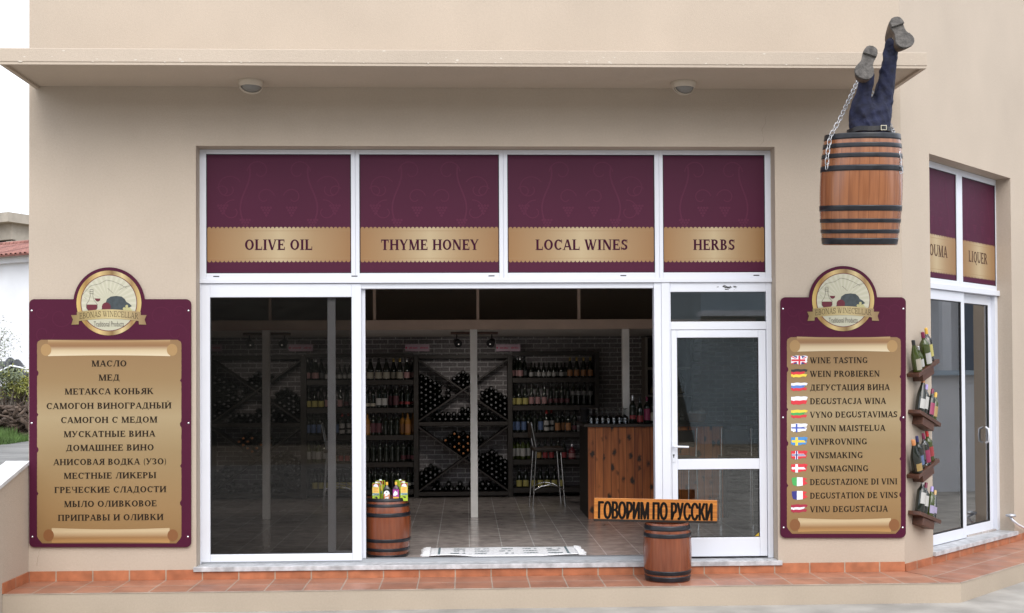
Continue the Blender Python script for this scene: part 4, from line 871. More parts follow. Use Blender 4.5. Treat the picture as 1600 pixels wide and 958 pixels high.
def boot(heel, toe, w0, w1, ank, ya, yt):
    """sole seen from below: heel and toe in survey pixels, at depth ya (heel) and yt (toe)"""
    H_, T_ = PV(*heel, ya), PV(*toe, yt); ax_ = (T_-H_); L = ax_.length; ax_.normalize(); nrm = Vector((0, -1, .25)); nrm = (nrm-ax_*nrm.dot(ax_)).normalized(); sd_ = ax_.cross(nrm)
    prof = [(-.02, .02), (.0, .55), (.05, .86), (.14, 1.0), (.26, .98), (.38, .84), (.48, .82), (.58, .98), (.70, 1.14), (.80, 1.15), (.89, 1.0), (.95, .78), (.99, .45), (1.0, .1)]
    hw = lambda t, k: (w0+(w1-w0)*min(1, t*1.3))*k/2
    out_l = [H_+ax_*(L*t)+sd_*hw(t, k) for t, k in prof]; out_r = [H_+ax_*(L*t)-sd_*hw(t, k) for t, k in prof[::-1]]
    ring = out_l+out_r; m = len(ring)
    def block(rg, d0, d1):
        b = MB(); vs = [p+nrm*d0 for p in rg]+[p+nrm*d1 for p in rg]; n = len(rg)
        b.add(vs, [tuple(range(n-1, -1, -1)), tuple(range(n, 2*n))]+[(i, i+n, (i+1) % n+n, (i+1) % n)[::-1] for i in range(n)]); return b
    upper = MB(); A = PV(*ank, ya+.03); NR = 7; rings = []
    for q in range(NR):
        u = q/(NR-1); sh = 1-.35*u**1.4
        cen = sum(ring, Vector())/m; base = cen.lerp(A, u*.9)-nrm*(.105*math.sin(u*1.57))
        rings.append([base+(p-cen)*sh*(1-.25*u) for p in ring])
    vs = [p for g in rings for p in g]; fs = [(q*m+i, q*m+(i+1) % m, (q+1)*m+(i+1) % m, (q+1)*m+i) for q in range(NR-1) for i in range(m)]
    upper.add(vs, fs, True).add(rings[-1], [tuple(range(m))], True)
    o = upper.build('boot', 'boot', dm, doff)
    block(ring, -.004, .012).build('sole', 'sole', o, doff, bevel=.003)
    heelr = [p for p in ring if (p-H_).dot(ax_) < L*.36]; block(heelr, .0125, .034).build('heel', 'sole', o, doff, bevel=.003)
    fr = [p for p in ring if (p-H_).dot(ax_) > L*.52]; block(fr, .0125, .019).build('tread', 'sole', o, doff, bevel=.002)
    b = MB(); q0 = A-nrm*.01
    for k in range(2): b.tube([q0+sd_*.02*(k*2-1)+nrm*.03, q0+sd_*.03*(k*2-1)+nrm*.05+ax_*.03, q0+sd_*.01*(k*2-1)+nrm*.05+ax_*.07], .003, 5)
    b.build('lace', 'chain' if False else 'cream', o, doff)
boot((1361.5, 76), (1346, 124), .098, .128, (1356, 108), YH-.19, YH-.25)
boot((1395.5, 31), (1418.5, 75), .098, .128, (1397, 60), YH-.17, YH-.24)
# --- barrel standing inside the open bay and what stands on it
bxp, byp = -.702, .43; br = .208
zt_ = P(606, 780, byp-br)[1]
bar_in = barrel('oak barrel standing just inside the open bay, topped with tins and bottles', (bxp, byp, ZF+.001), br*1.02, br*.88, zt_-ZF, [(.0, .055), (.095, .145), (.245, .31), (.68, .735), (.838, .89), (.95, 1.0)], 'barrel2', rotz=1.1)
TZ = zt_+.0015-.03
def stack_box(name, parts, label, cat, group, loc, rotz):
    pass
def tin(label, px, y, w, h, rot):
    x = P(px, 770, y)[0]; t = thing('tin', label, 'tin', (x, y, TZ), rot, 'tall square tins on the barrel')
    d = w*.95
    b = MB(); b.box(-w/2, w/2, -d/2, d/2, 0, h); b.build('body', mat('lime_tin', (.36, .50, .045), .3), t, bevel=.004)
    b = MB(); b.box(-w/2+.004, w/2-.004, -d/2-.0012, -d/2-.0004, h*.80, h*.985); b.box(w/2+.0004, w/2+.0012, -d/2+.004, 0, h*.80, h*.985); b.build('red_label', mat('tin_red', (.30, .015, .02), .3), t)
    b = MB(); b.poly([(.36*w*math.cos(a*.3307), h*.78+.30*w*math.sin(a*.3307)*1.5) for a in range(20) if math.sin(a*.3307) >= -.01], -d/2-.002); b.build('white_arch', 'f_white', t)
    b = MB(); b.box(-w/2+.003, w/2-.003, -d/2-.0014, -d/2-.0004, h*.46, h*.775); b.build('yellow_label', mat('tin_yellow', (.75, .50, .13), .3), t)
    b = MB()
    for k in range(3): b.box(-w*.3, w*.3*(1 if k != 1 else .6), -d/2-.0019, -d/2-.0016, h*(.70-k*.08), h*(.725-k*.08))
    b.build('print_line', mat('tin_orange', (.55, .22, .05), .4), t)
    b = MB(); b.box(-w/2+.003, w/2-.003, -d/2-.0016, -d/2-.0004, h*.33, h*.455); b.build('scene_band', mat('tin_teal', (.20, .30, .30), .4, var=.8, vs=60), t)
    b = MB()
    for a, c in ((-.12, .25), (-.02, .25), (.06, .25), (.16, .23), (.04, .22), (.1, .21)): b.box(a*w-.004*1, a*w+.006, -d/2-.0012, -d/2-.0003, h*(c-.03), h*(c+.015))
    b.build('olive_print', 'f_black', t)
    b = MB(); b.lathe([(w*.18, h), (w*.18, h+.008), (w*.15, h+.010)], 12); b.build('cap', 'f_white', t)
    return t
tin('front tall lime green tin with red top label on the barrel, nearer the sliding door', 588.2, .335, .066, .163, -.10)
tin('rear tall lime green tin on the barrel, nearer the sliding door, half hidden', 594.5, .50, .068, .17, -.32)
tin('rear tall lime green tin on the barrel, showing its plain green side', 625.2, .50, .068, .17, .75)
tin('front tall lime green tin with red top label on the barrel, nearer the rug', 631, .345, .066, .163, .12)
def flask(label, px, y, w, h, glass, lab, arch, cap, extra):
    x = P(px, 770, y)[0]; t = thing('liqueur_bottle', label, 'bottle', (x, y, TZ)); d = w*.62
    b = MB(); rings = []
    prof = [(1, 0), (1.0, .02), (1.0, .60), (.95, .66), (.75, .73), (.42, .78), (.30, .82), (.27, .86)]
    n = 20
    for k, z in prof: rings.append([(k*w/2*math.copysign(abs(math.cos(a))**.6, math.cos(a)), (k*d/2 if k > .6 else k*w/2)*math.copysign(abs(math.sin(a))**.6, math.sin(a)), z*h) for a in [2*math.pi*i/n for i in range(n)]])
    v = [q for g in rings for q in g]; fs = [(r_*n+i, r_*n+(i+1) % n, (r_+1)*n+(i+1) % n, (r_+1)*n+i) for r_ in range(len(prof)-1) for i in range(n)]
    b.add(v, fs, True); b.add(rings[0], [tuple(range(n-1, -1, -1))]); b.build('body', glass, t)
    b = MB(); b.lathe([(w*.165, h*.845), (w*.17, h*.99), (w*.15, h)], 14); b.build('cap', cap, t)
    b = MB(); lw = w*.41
    pts = [(-lw, h*.03), (lw, h*.03), (lw, h*.40)]+[(lw*math.cos(a*.314), h*(.40+.17*math.sin(a*.314))) for a in range(1, 10)]+[(-lw, h*.40)] if arch else [(-lw, h*.03), (lw, h*.03), (lw, h*.61), (-lw, h*.61)]
    b.prism(pts, -d/2-.002, -d/2+.004); lb = b.build('label', lab, t)
    b = MB(); cols = []
    for c, q in extra:
        if c not in cols: cols.append(c)
        b.cur = cols.index(c); b.poly([(lw*u, h*vv) for u, vv in q], -d/2-.003-1e-4*len(b.f))
    b.build('print', cols, lb)
M['orange'] = mat('orange_print', (.58, .20, .06), .4); M['purple'] = mat('purple_print', (.36, .05, .28), .4); M['gcap'] = mat('yellow_cap', (.72, .42, .05), .35)
M['purpleglass'] = mat('purple_bottle', (.035, .008, .035), .08)
flask('dark liqueur bottle with white arched label and orange print on the barrel', 604.5, .325, .064, .17, 'dust', 'f_white', True, 'gcap', [('orange', [(-1, .06), (-.6, .10), (-.55, .40), (-.95, .38)]), ('orange', [(.6, .08), (1, .06), (.95, .40), (.6, .38)]), ('orange', [(-.7, .20), (.6, .27), (.6, .33), (-.7, .25)]), ('slate', [(-.12, .13), (.15, .13), (.1, .17), (-.1, .17)]), ('slate', [(-.2, .45), (.15, .45), (.1, .50), (-.1, .52)])])
flask('liqueur bottle with purple label and yellow cap on the barrel', 618.8, .325, .064, .172, 'purpleglass', 'purple', False, 'gcap', [('f_white', [(-.8, .42), (-.3, .55), (.5, .50), (.6, .36), (-.2, .28), (-.9, .30)]), ('gcap', [(-.9, .16), (.95, .16), (.95, .23), (-.9, .24)]), ('f_white', [(-.2, .04), (.5, .04), (.5, .12), (-.2, .12)]), ('f_navy', [(.1, .50), (.35, .50), (.35, .56), (.1, .56)]), ('f_navy', [(.0, .06), (.25, .06), (.2, .10), (0, .10)])])
# --- barrel on the walkway with the plank sign on top
obx, oby = P(1043, 890, -.30)[0], -.30
zt2 = P(1043, 816, oby)[1]
barrel('small oak barrel on the terracotta walkway carrying a plank sign', (obx, oby, ZL+.0005), .2035, .184, zt2-ZL, [(.03, .115), (.165, .235), (.80, .87), (.90, .985)], 'barrel2', rotz=2.2)
px0, pz0 = P(928, 796.5, oby-.02); px1_, pz1 = P(1119.5, 799.5, oby-.02); LP = math.hypot(px1_-px0, pz1-pz0); HP = .196; ang = math.atan2(pz1-pz0, px1_-px0)
pl = thing('plank_sign', 'orange varnished plank with black Cyrillic words standing on the walkway barrel', 'sign', ((px0+px1_)/2, oby-.02, (pz0+pz1)/2-HP/2))
pl.rotation_euler = (R(-4), -ang, R(-2))
b = MB(); b.box(-LP/2, LP/2, -.012, .012, 0, HP); b.build('board', 'plank', pl, bevel=.003)
me = font_text('ГОВОРИМ ПО РУССКИ', 1.0); xs = [v.co.x for v in me.vertices]; zs = [v.co.y for v in me.vertices]; w0, h0 = max(xs)-min(xs), max(zs)-min(zs); xm, zm = (max(xs)+min(xs))/2, (max(zs)+min(zs))/2
b = MB()
for k, (dx, dz) in enumerate(((0, 0), (-.0065, 0), (.0065, 0), (-.0035, .002), (.0035, -.002), (0, .0025), (0, -.0025))):
    b.add([((v.co.x-xm)*LP*.92/w0-.003+dx, -.0126-k*8e-5, (v.co.y-zm)*.146/h0+HP*.49+dz) for v in me.vertices], [tuple(p.vertices) for p in me.polygons])
b.build('lettering', 'burnt', pl); bpy.data.meshes.remove(me)
#@@PART3
# ================================================================== LAMPS under the canopy
for px, py, lb in ((392, 131, 'round beige lamp under the canopy above the sliding door'), (1068, 133, 'round beige lamp under the canopy above the entrance door')):
    x, y = G(px, py-4, 4.37); t = thing('canopy_lamp', lb, 'lamp', (x, y, 4.3715), R(20), 'lamps under the canopy')
    b = MB(); b.lathe([(.104, 0), (.106, -.012), (.098, -.036), (.088, -.045)], 28, cap0=False, cap1=False); b.build('housing', 'lampcase', t)
    b = MB(); b.lathe([(.09, -.038), (.078, -.066), (.052, -.086), (.02, -.094), (.004, -.095)], 24, cap0=False); b.build('lamp_glass', 'lampglass', t)
    b = MB(); b.lathe([(.099, -.036), (.0935, -.049), (.086, -.050), (.088, -.042)], 28, cap0=False, cap1=False)
    for a in (0, 1):
        ring = [(.093*math.cos(math.pi*k/10), -.047-.056*math.sin(math.pi*k/10)) for k in range(11)]
        b.tube([(u, .012*(2*a-1), v) for u, v in ring], .005, 6)
    b.build('guard', 'lampcase', t)

# ================================================================== BOTTLES
GL = {'dark': mat('near_black_bottle_glass', (.010, .013, .009), .06, spec=.7), 'green': mat('olive_bottle_glass', (.040, .055, .008), .06, spec=.7), 'brown': mat('amber_bottle_glass', (.045, .016, .005), .07),
      'gold': mat('golden_liqueur_glass', (.30, .14, .03), .08), 'clear': glass_mat('clear_bottle_glass', (.80, .84, .86), 1.7), 'pink': mat('rose_bottle_glass', (.16, .03, .04), .1)}
LB = {'white': mat('white_label', (0.395, 0.390, 0.374), .55), 'cream': mat('cream_label', (0.326, 0.299, 0.239), .55), 'yellow': mat('yellow_label', (0.403, 0.359, 0.114), .5), 'red': mat('red_label_paper', (0.262, 0.033, 0.038), .5), 'maroon': mat('maroon_label', (0.083, 0.023, 0.031), .5),
      'orange': mat('orange_label', (0.326, 0.146, 0.059), .5), 'blue': mat('blue_label', (0.089, 0.133, 0.252), .4), 'grey': mat('grey_label', (0.141, 0.141, 0.141), .5), 'pinkw': mat('pink_and_white_label', (0.365, 0.202, 0.202), .5), 'magenta': mat('magenta_label', (0.246, 0.029, 0.083), .5), 'lilac': mat('lilac_label', (0.291, 0.253, 0.384), .5), 'gold': mat('gold_label', (0.301, 0.203, 0.072), .4)}
CP = {'dull': mat('dull_grey_capsule', (.16, .16, .17), .35), 'black': mat('black_capsule', (.012, .012, .012), .35), 'silver': mat('silver_foil', (.55, .55, .56), .25, metal=.8), 'goldf': mat('gold_foil', (.55, .40, .14), .28, metal=.7), 'red': mat('red_capsule', (.40, .02, .02), .35), 'wine': mat('wine_capsule', (.16, .012, .05), .35),
      'copper': mat('copper_capsule', (.50, .20, .07), .35), 'navy': mat('navy_capsule', (.03, .03, .10), .35), 'lilac': mat('lilac_capsule', (.34, .28, .58), .35), 'yellow': mat('yellow_capsule', (.66, .40, .06), .35), 'cork': mat('pale_stopper', (.55, .38, .18), .6), 'white': LB['white']}
def shape(kind, h, r):
    if kind == 'bordeaux': return [(.0, .004), (.92*r, .0), (r, .006), (r, .60*h), (.93*r, .66*h), (.60*r, .735*h), (.40*r, .775*h), (.36*r, .84*h), (.36*r, .985*h), (.30*r, h)]
    if kind == 'burgundy': return [(.0, .004), (.92*r, .0), (r, .006), (r, .42*h), (.95*r, .50*h), (.72*r, .64*h), (.46*r, .78*h), (.36*r, .86*h), (.34*r, .985*h), (.30*r, h)]
    if kind == 'squat': return [(.0, .004), (.92*r, .0), (r, .006), (r, .52*h), (.9*r, .62*h), (.45*r, .70*h), (.32*r, .76*h), (.32*r, .985*h), (.28*r, h)]
    return [(.0, .004), (.92*r, .0), (r, .006), (r, .50*h), (.85*r, .60*h), (.48*r, .72*h), (.38*r, .80*h), (.36*r, .985*h), (.30*r, h)]   # small
KIND = {}
def bottle_kind(key, form, h, r, glass, cap, labels, n=14):
    KIND[key] = dict(form=form, h=h, r=r, glass=glass, cap=cap, labels=labels, n=n, src=None)
def make_bottle(key, label, loc, rot=None, rz=0, group=None):
    k = KIND[key]
    if k['src'] is None:
        pr = shape(k['form'], k['h'], k['r']); b = MB(); b.lathe(pr, k['n'], cap0=False); o = b.build('wine_bottle', GL[k['glass']])
        h, r = k['h'], k['r']
        if k['cap']:
            cut = .83*h; rr = .38*r
            b = MB(); b.lathe([(rr*1.03, cut), (rr*1.02, h*.985), (rr*.85, h*1.003)], 10, cap0=False); b.build('capsule', CP[k['cap']], o)
        for lc, a, c in k['labels']:
            m = k['n']; b = MB(); v = []
            for z in (a*h, c*h):
                for i in range(9): g = -math.pi/2+(i/8-.5)*2.3; v.append(((r+.0012)*math.cos(g), (r+.0012)*math.sin(g), z))
            b.add(v, [(i, i+1, i+10, i+9) for i in range(8)], True); b.build('bottle_label', LB[lc], o)
        k['src'] = o
    else: o = copy_tree(k['src'])
    o.location = loc; o.rotation_euler = rot if rot is not None else (0, 0, rz)
    return tag(o, label, 'bottle', group)
BK = bottle_kind
BK('champ_red', 'burgundy', .285, .040, 'dark', 'silver', [('pinkw', .08, .35)]); BK('champ_cross', 'burgundy', .285, .040, 'dark', 'black', [('grey', .10, .33)])
BK('mini_white', 'small', .205, .030, 'dark', None, [('white', .10, .36)]); BK('champ_gold', 'burgundy', .27, .038, 'dark', 'goldf', [('orange', .08, .38)])
BK('champ_yellow', 'burgundy', .275, .040, 'dark', 'black', [('yellow', .06, .36)]); BK('red_small', 'burgundy', .28, .035, 'dark', 'black', [('pinkw', .08, .40)])
BK('tall_dark', 'bordeaux', .30, .034, 'dark', 'black', [('maroon', .12, .30)]); BK('grey_mid', 'bordeaux', .305, .035, 'dark', 'black', [('grey', .44, .62)])
BK('blue', 'bordeaux', .29, .035, 'dark', 'black', [('blue', .12, .50)]); BK('two_white', 'bordeaux', .30, .037, 'dark', 'red', [('white', .08, .24), ('white', .32, .52)])
BK('orange', 'bordeaux', .27, .036, 'dark', 'black', [('orange', .10, .46)]); BK('big_white', 'bordeaux', .285, .037, 'green', 'black', [('white', .16, .52)])
BK('plain', 'bordeaux', .29, .036, 'dark', 'black', []); BK('pink_squat', 'squat', .20, .048, 'pink', 'silver', [('pinkw', .12, .4)]); BK('small_red', 'small', .27, .034, 'dark', 'black', [('red', .08, .34)]); BK('small_gold', 'small', .27, .034, 'dark', 'black', [('gold', .08, .34)])
BK('champ_cream', 'burgundy', .285, .048, 'dark', 'black', [('cream', .06, .36)]); BK('champ_creamg', 'burgundy', .285, .044, 'dark', 'goldf', [('cream', .06, .36)]); BK('green_round', 'bordeaux', .285, .036, 'dark', 'black', [('cream', .08, .22)])
BK('white_lab', 'bordeaux', .305, .037, 'dark', 'black', [('white', .12, .42)]); BK('maroon_lab', 'bordeaux', .305, .037, 'dark', 'black', [('maroon', .12, .52)]); BK('red_low', 'bordeaux', .29, .037, 'dark', 'black', [('red', .16, .28)]); BK('amber', 'bordeaux', .29, .037, 'gold', None, [('orange', .10, .5)]); BK('white_low', 'bordeaux', .28, .037, 'dark', 'black', [('white', .18, .30)])
DESC = dict(champ_red='dark bottle with pink and white label', champ_cross='black bottle with grey label', mini_white='small bottle with white label', champ_gold='dark bottle with orange label and gold foil', champ_yellow='black bottle with yellow label', red_small='dark bottle with pale red label', tall_dark='tall dark bottle', grey_mid='tall bottle with high grey label', blue='bottle with blue label', two_white='red capped bottle with two white labels',
    orange='dark bottle with orange label', big_white='green bottle with big white label', plain='plain dark bottle', pink_squat='squat rose bottle', small_red='dark bottle with low red label', small_gold='dark bottle with low gold label', champ_cream='thick bottle with cream label', champ_creamg='gold necked bottle with cream label', green_round='bottle with small cream label', white_lab='dark bottle with white label', maroon_lab='dark bottle with maroon label', red_low='bottle with red strip label', amber='amber bottle with orange label', white_low='dark bottle with white strip label')
ORD = 'first second third fourth fifth sixth seventh eighth ninth tenth eleventh twelfth thirteenth fourteenth fifteenth sixteenth seventeenth eighteenth'.split()
ROWN = ['top', 'second', 'third', 'fourth', 'lowest']

def short(t):
    for a, c in ((' on the ', ' on '), ('seen ', ''), ('dark ', ''), (' and white label', ' label'), ('gold necked ', '')):
        if len(t.split()) <= 16: break
        t = t.replace(a, c, 1)
    return t
# ---- the long wall of racks at the back of the shop
YR = 5.64
def RX(px): return P(px, 660, YR)[0]
def RZ_(py): return P(700, py, YR)[1]
def shelf(label, pxl, pxr, ptop, boards, posts):
    x0, x1 = RX(pxl), RX(pxr); t = thing('bottle_shelf', label, 'wine shelf', ((x0+x1)/2, YR+.17, ZF)); off = (( x0+x1)/2, YR+.17, ZF)
    zt = RZ_(ptop)
    for a, c in posts: b = MB(); b.box(RX(a), RX(c), YR, YB-.001, ZF, zt); b.build('upright', 'rack', t, off, bevel=.003)
    xi0 = RX(posts[0][1])+.0005 if posts[0][0] < pxl+8 else x0; xi1 = RX(posts[-1][0])-.0005 if posts[-1][1] > pxr-8 else x1
    for y0, th in boards: b = MB(); b.box(xi0, xi1, YR+.012, YB-.002, RZ_(y0)-th, RZ_(y0)); b.build('shelf_board', 'rack', t, off, bevel=.003)
    b = MB(); b.box(xi0, xi1, YR+.005, YR+.06, zt-.04, zt+.012); b.build('top_rail', 'rack', t, off, bevel=.003)
    return t
BR = [590.5, 634, 676.5, 719, 763]; BLf = [592.5, 636.5, 679, 721.5, 764]
shelf('dark wooden bottle shelf on the brick wall beside the bar counter', 801.5, 937, 551, [(y+.5, .065) for y in BR], [(930, 937)])
shelf('dark wooden bottle shelf half hidden behind the sliding door and tinned barrel', 474.5, 646, 553, [(y+.5, .065) for y in BLf], [(474.5, 479)])
def xrack(label, sh):
    L0, L1 = RX(646.5+sh), RX(801+sh); cx = (L0+L1)/2; off = (cx, YR+.17, ZF); t = thing('crossed_rack', label, 'wine rack', off)
    zt, zm, zb = RZ_(555), RZ_(659.5), RZ_(769); pw = .062; bh = .05
    for a in (L0, L1-pw): b = MB(); b.box(a, a+pw, YR-.004, YB-.001, ZF, zt); b.build('upright', 'rack', t, off, bevel=.003)
    for z in (zt-.045, zm-bh, zb-bh): b = MB(); b.box(L0+pw+.0005, L1-pw-.0005, YR, YB-.002, z, z+bh); b.build('rack_board', 'rack', t, off, bevel=.003)
    x0, x1 = L0+pw, L1-pw; cells = []
    for zlo, zhi in ((zm, zt-.045), (zb, zm-bh)):
        dx, dz = (x1-x0)/2, (zhi-zlo)/2; zc = (zhi+zlo)/2; w = .012; L = math.hypot(dx, dz); nx, nz = -dz/L*w, dx/L*w; xm = (x0+x1)/2
        b = MB(); b.prism([(x0+.001-nx*0, zlo+.002), (x1-.001, zhi-.004-2*w), (x1-.001, zhi-.004), (x0+.001, zlo+.002+2*w)], YR+.004, YB-.004); b.build('brace', 'rack', t, off)
        b = MB(); b.prism([(x0+.001, zhi-.004-2*w), (x0+.001, zhi-.004), (xm-.012, zc+w+.008), (xm-.012, zc-w+.008)], YR+.007, YB-.006); b.prism([(xm+.012, zc-w-.008), (xm+.012, zc+w-.008), (x1-.001, zlo+.002+2*w), (x1-.001, zlo+.002)], YR+.007, YB-.006); b.build('brace', 'rack', t, off)
        cells.append((x0, x1, zlo, zhi))
    # low plinth under the bottom board
    b = MB(); b.box(L0+pw+.16, L1-pw-.1, YR+.06, YB-.003, ZF+.0005, zb-bh-.10); b.build('plinth', 'darkpaint', t, off)
    return t, cells
def lying(cell, r=.0355):
    """centres of bottles stacked in the four corners of a crossed cell"""
    x0, x1, zl, zh = cell; cx, cz = (x0+x1)/2, (zl+zh)/2; hw, hh = (x1-x0)/2, (zh-zl)/2; th = math.atan2(hh, hw); w = .02
    ex_, ez_ = 2.06*r*math.cos(th), 2.06*r*math.sin(th); res = {'top': [], 'left': [], 'right': [], 'bottom': []}
    d = (r+w)/math.cos(th)
    for i in range(9):
        for j in range(9): res['top'].append((cx+(i-j)*ex_, cz+d+(i+j)*ez_, i, j))
    for j in range(9):
        for i in range(9):
            x = x0+r+.003+i*ex_; z = zl+(x-x0)*math.tan(th)+d+j*2.06*r
            if x < cx-.02: res['left'].append((x, z, i, j)); res['right'].append((2*cx-x, z, i, j))
    for j in range(4):
        for i in range(20):
            x = x0+.13+j*1.05*r+i*2.13*r; z = zl+r+.001+j*1.78*r
            if z < zl+hh-abs(x-cx)*math.tan(th)-d-.0 and abs(x-cx) < hw: res['bottom'].append((x, z, i, j))
    return res
def lying_mesh(cap):
    pr = [(.0, .004), (.0100, 0), (.0125, .002), (.0135, .06), (.0165, .085), (.030, .125), (.0350, .150), (.0350, .285), (.03, .290)]
    b = MB(); b.lathe(pr, 12, cap0=False, cap1=True, ax='Y'); return b
LY = {}
def lay_bottle(kind, loc, label, group):
    if kind not in LY:
        o = lying_mesh(0).build('lying_bottle', GL['dark'])
        b = MB(); b.lathe([(.0, -.001), (.0110, -.001), (.0145, .001), (.0150, .05), (.0140, .058)], 12, cap0=False, cap1=False, ax='Y'); b.build('capsule', CP[kind], o); LY[kind] = o
    else: o = copy_tree(LY[kind])
    o.location = loc; o.rotation_euler = (0, random.uniform(-1, 1), 0); return tag(o, label, 'bottle', group)
keep = {0: {'top': lambda i, j: i+j <= 4 and max(i, j) <= 3 and (i, j) not in ((3, 1), (0, 3), (1, 3), (4, 0)), 'left': lambda i, j: j <= 7-i and i <= 6 and not (i == 5 and j > 0) and not (i == 3 and j > 4), 'bottom': lambda i, j: j < 2 or (j == 2 and 4 < i < 11), 'right': lambda i, j: j <= 3 and i <= 5 and i+j <= 6},
        1: {'top': lambda i, j: i <= 4 and j <= 4 and i+j <= 6, 'left': lambda i, j: i+j <= 4 and j < 3, 'bottom': lambda i, j: j == 0 or (j == 1 and i in (1, 3, 5, 7, 8, 9, 10)), 'right': lambda i, j: i <= 6 and j <= 4 and i+j <= 7}}
racks = [xrack('dark crossed wine rack at the shop back, between the two bottle shelves', 0), xrack('dark crossed wine rack seen through the tinted sliding door', -324)]
NL = 0
for ri, (t, cells) in enumerate(racks):
    stuff = MB()
    for ci, cell in enumerate(cells):
        for comp, pts in lying(cell).items():
            for x, z, i, j in pts:
                if not keep[ci][comp](i, j): continue
                if z+.036 > cell[3]-.01 or x-.036 < cell[0] or x+.036 > cell[1]: continue
                y = YR+.02+random.uniform(0, .02)
                kind = ('copper' if (ci == 1 and comp == 'top') else 'dull') if random.random() < .6 else 'black'
                if ri == 0:
                    lay_bottle(kind, (x, y, z), f"dark bottle lying neck out in the {comp} of the {['upper', 'lower'][ci]} cross, rack between the shelves", f"bottles lying in the {comp} of the {['upper', 'lower'][ci]} cross of the open rack"); NL += 1
                else:
                    o0 = len(stuff.v); stuff.cur = 0; lm = lying_mesh(0); stuff.add([(a+x, b_+y, c+z) for a, b_, c in lm.v], lm.f, True)
                    if kind != 'black':
                        stuff.cur = 1 if kind == 'dull' else 2; stuff.lathe([(.0, -.001), (.0110, -.001), (.0145, .001), (.0150, .05)], 10, (x, y, z), False, False, True, 'Y')
    if ri == 1: tag(stuff.build('lying_bottles', [GL['dark'], CP['dull'], CP['copper']]), 'dark bottles lying in the crossed rack behind the tinted sliding door', 'bottles', kind='stuff')
RIGHT = [[(800, 'champ_red'), (809, 'champ_red'), (813.5, 'champ_red'), (820.5, 'champ_cross'), (830.6, 'mini_white'), (836.6, 'mini_white'), (842.8, 'mini_white'), (850.5, 'mini_white'), (858.4, 'mini_white'), (866.2, 'mini_white'), (871.9, 'mini_white'), (878, 'mini_white'), (884.2, 'mini_white'), (891.6, 'champ_gold'), (902, 'champ_gold'), (912.8, 'champ_gold'), (923.5, 'champ_gold')],
    [(801.5, 'champ_yellow'), (811.5, 'champ_yellow'), (821.4, 'champ_yellow'), (831, 'red_small'), (841, 'red_small'), (851, 'red_small'), (861, 'tall_dark'), (870, 'tall_dark'), (878.6, 'tall_dark'), (887.4, 'tall_dark'), (896.2, 'grey_mid'), (904.8, 'grey_mid'), (913.6, 'grey_mid'), (923.6, 'grey_mid')],
    [(800.5, 'blue'), (809.3, 'blue'), (818.6, 'blue'), (827, 'plain'), (836, 'plain'), (845, 'blue'), (854.2, 'two_white'), (862.6, 'two_white'), (871.6, 'orange'), (880, 'orange'), (888.4, 'orange'), (898, 'tall_dark')],
    [(801, 'big_white'), (809.2, 'big_white'), (817.2, 'big_white'), (825.3, 'big_white'), (842.3, 'small_gold'), (852, 'small_red'), (862, 'small_red'), (872, 'plain'), (881.5, 'small_red'), (894, 'pink_squat')],
    [(811, 'champ_yellow'), (821.2, 'champ_yellow'), (833, 'champ_yellow'), (844, 'champ_yellow'), (855, 'champ_yellow'), (866, 'champ_yellow'), (876.8, 'champ_yellow')]]
LEFT = [[(578, 'champ_cream'), (591, 'champ_cream'), (603.2, 'champ_cream'), (613.8, 'champ_creamg'), (624.2, 'champ_creamg'), (635, 'champ_red'), (644, 'champ_red')], [(573, 'green_round'), (582, 'green_round'), (591.4, 'white_lab'), (600.4, 'white_lab'), (609.3, 'maroon_lab'), (618.2, 'maroon_lab'), (627, 'red_low'), (636, 'red_low'), (644.3, 'red_low')],
    [(573, 'amber'), (582.2, 'maroon_lab'), (591.2, 'maroon_lab'), (601.5, 'plain'), (610.5, 'plain'), (619.4, 'plain'), (628, 'amber'), (636.4, 'amber'), (644.6, 'amber')], [(573.5, 'plain'), (582.3, 'plain'), (593, 'plain'), (602.5, 'plain'), (611.8, 'plain'), (620.6, 'plain'), (629.5, 'tall_dark'), (637.4, 'tall_dark'), (645, 'tall_dark')],
    [(576, 'plain'), (585, 'plain'), (594, 'plain'), (603, 'plain'), (612, 'plain'), (621, 'plain'), (637, 'white_low'), (645.2, 'white_low')]]
def fill(rows, base, where, sh=0, lim=9e9, lo=-9e9):
    for ri, row in enumerate(rows):
        n = 0; lastx = -9; 
        for px, k in row:
            px += sh
            if not lo < px < lim: continue
            x = RX(px+.3); r = KIND[k]['r']
            y = YR+.075+(.0 if x-lastx > r*2.05 else .085); 
            if y < YR+.1: lastx = x
            make_bottle(k, short(f"{DESC[k]}, {ORD[n]} from left on the {ROWN[ri]} {where}"), (x, y, RZ_(base[ri]+.5)+.0006), group=f'bottles standing on the {where}'); n += 1
fill(RIGHT, BR, "shelf by the bar"); fill(LEFT, BLf, "shelf behind barrel", lo=566)
fill(RIGHT, BLf, "shelf behind tinted door", sh=-320.5, lim=549)
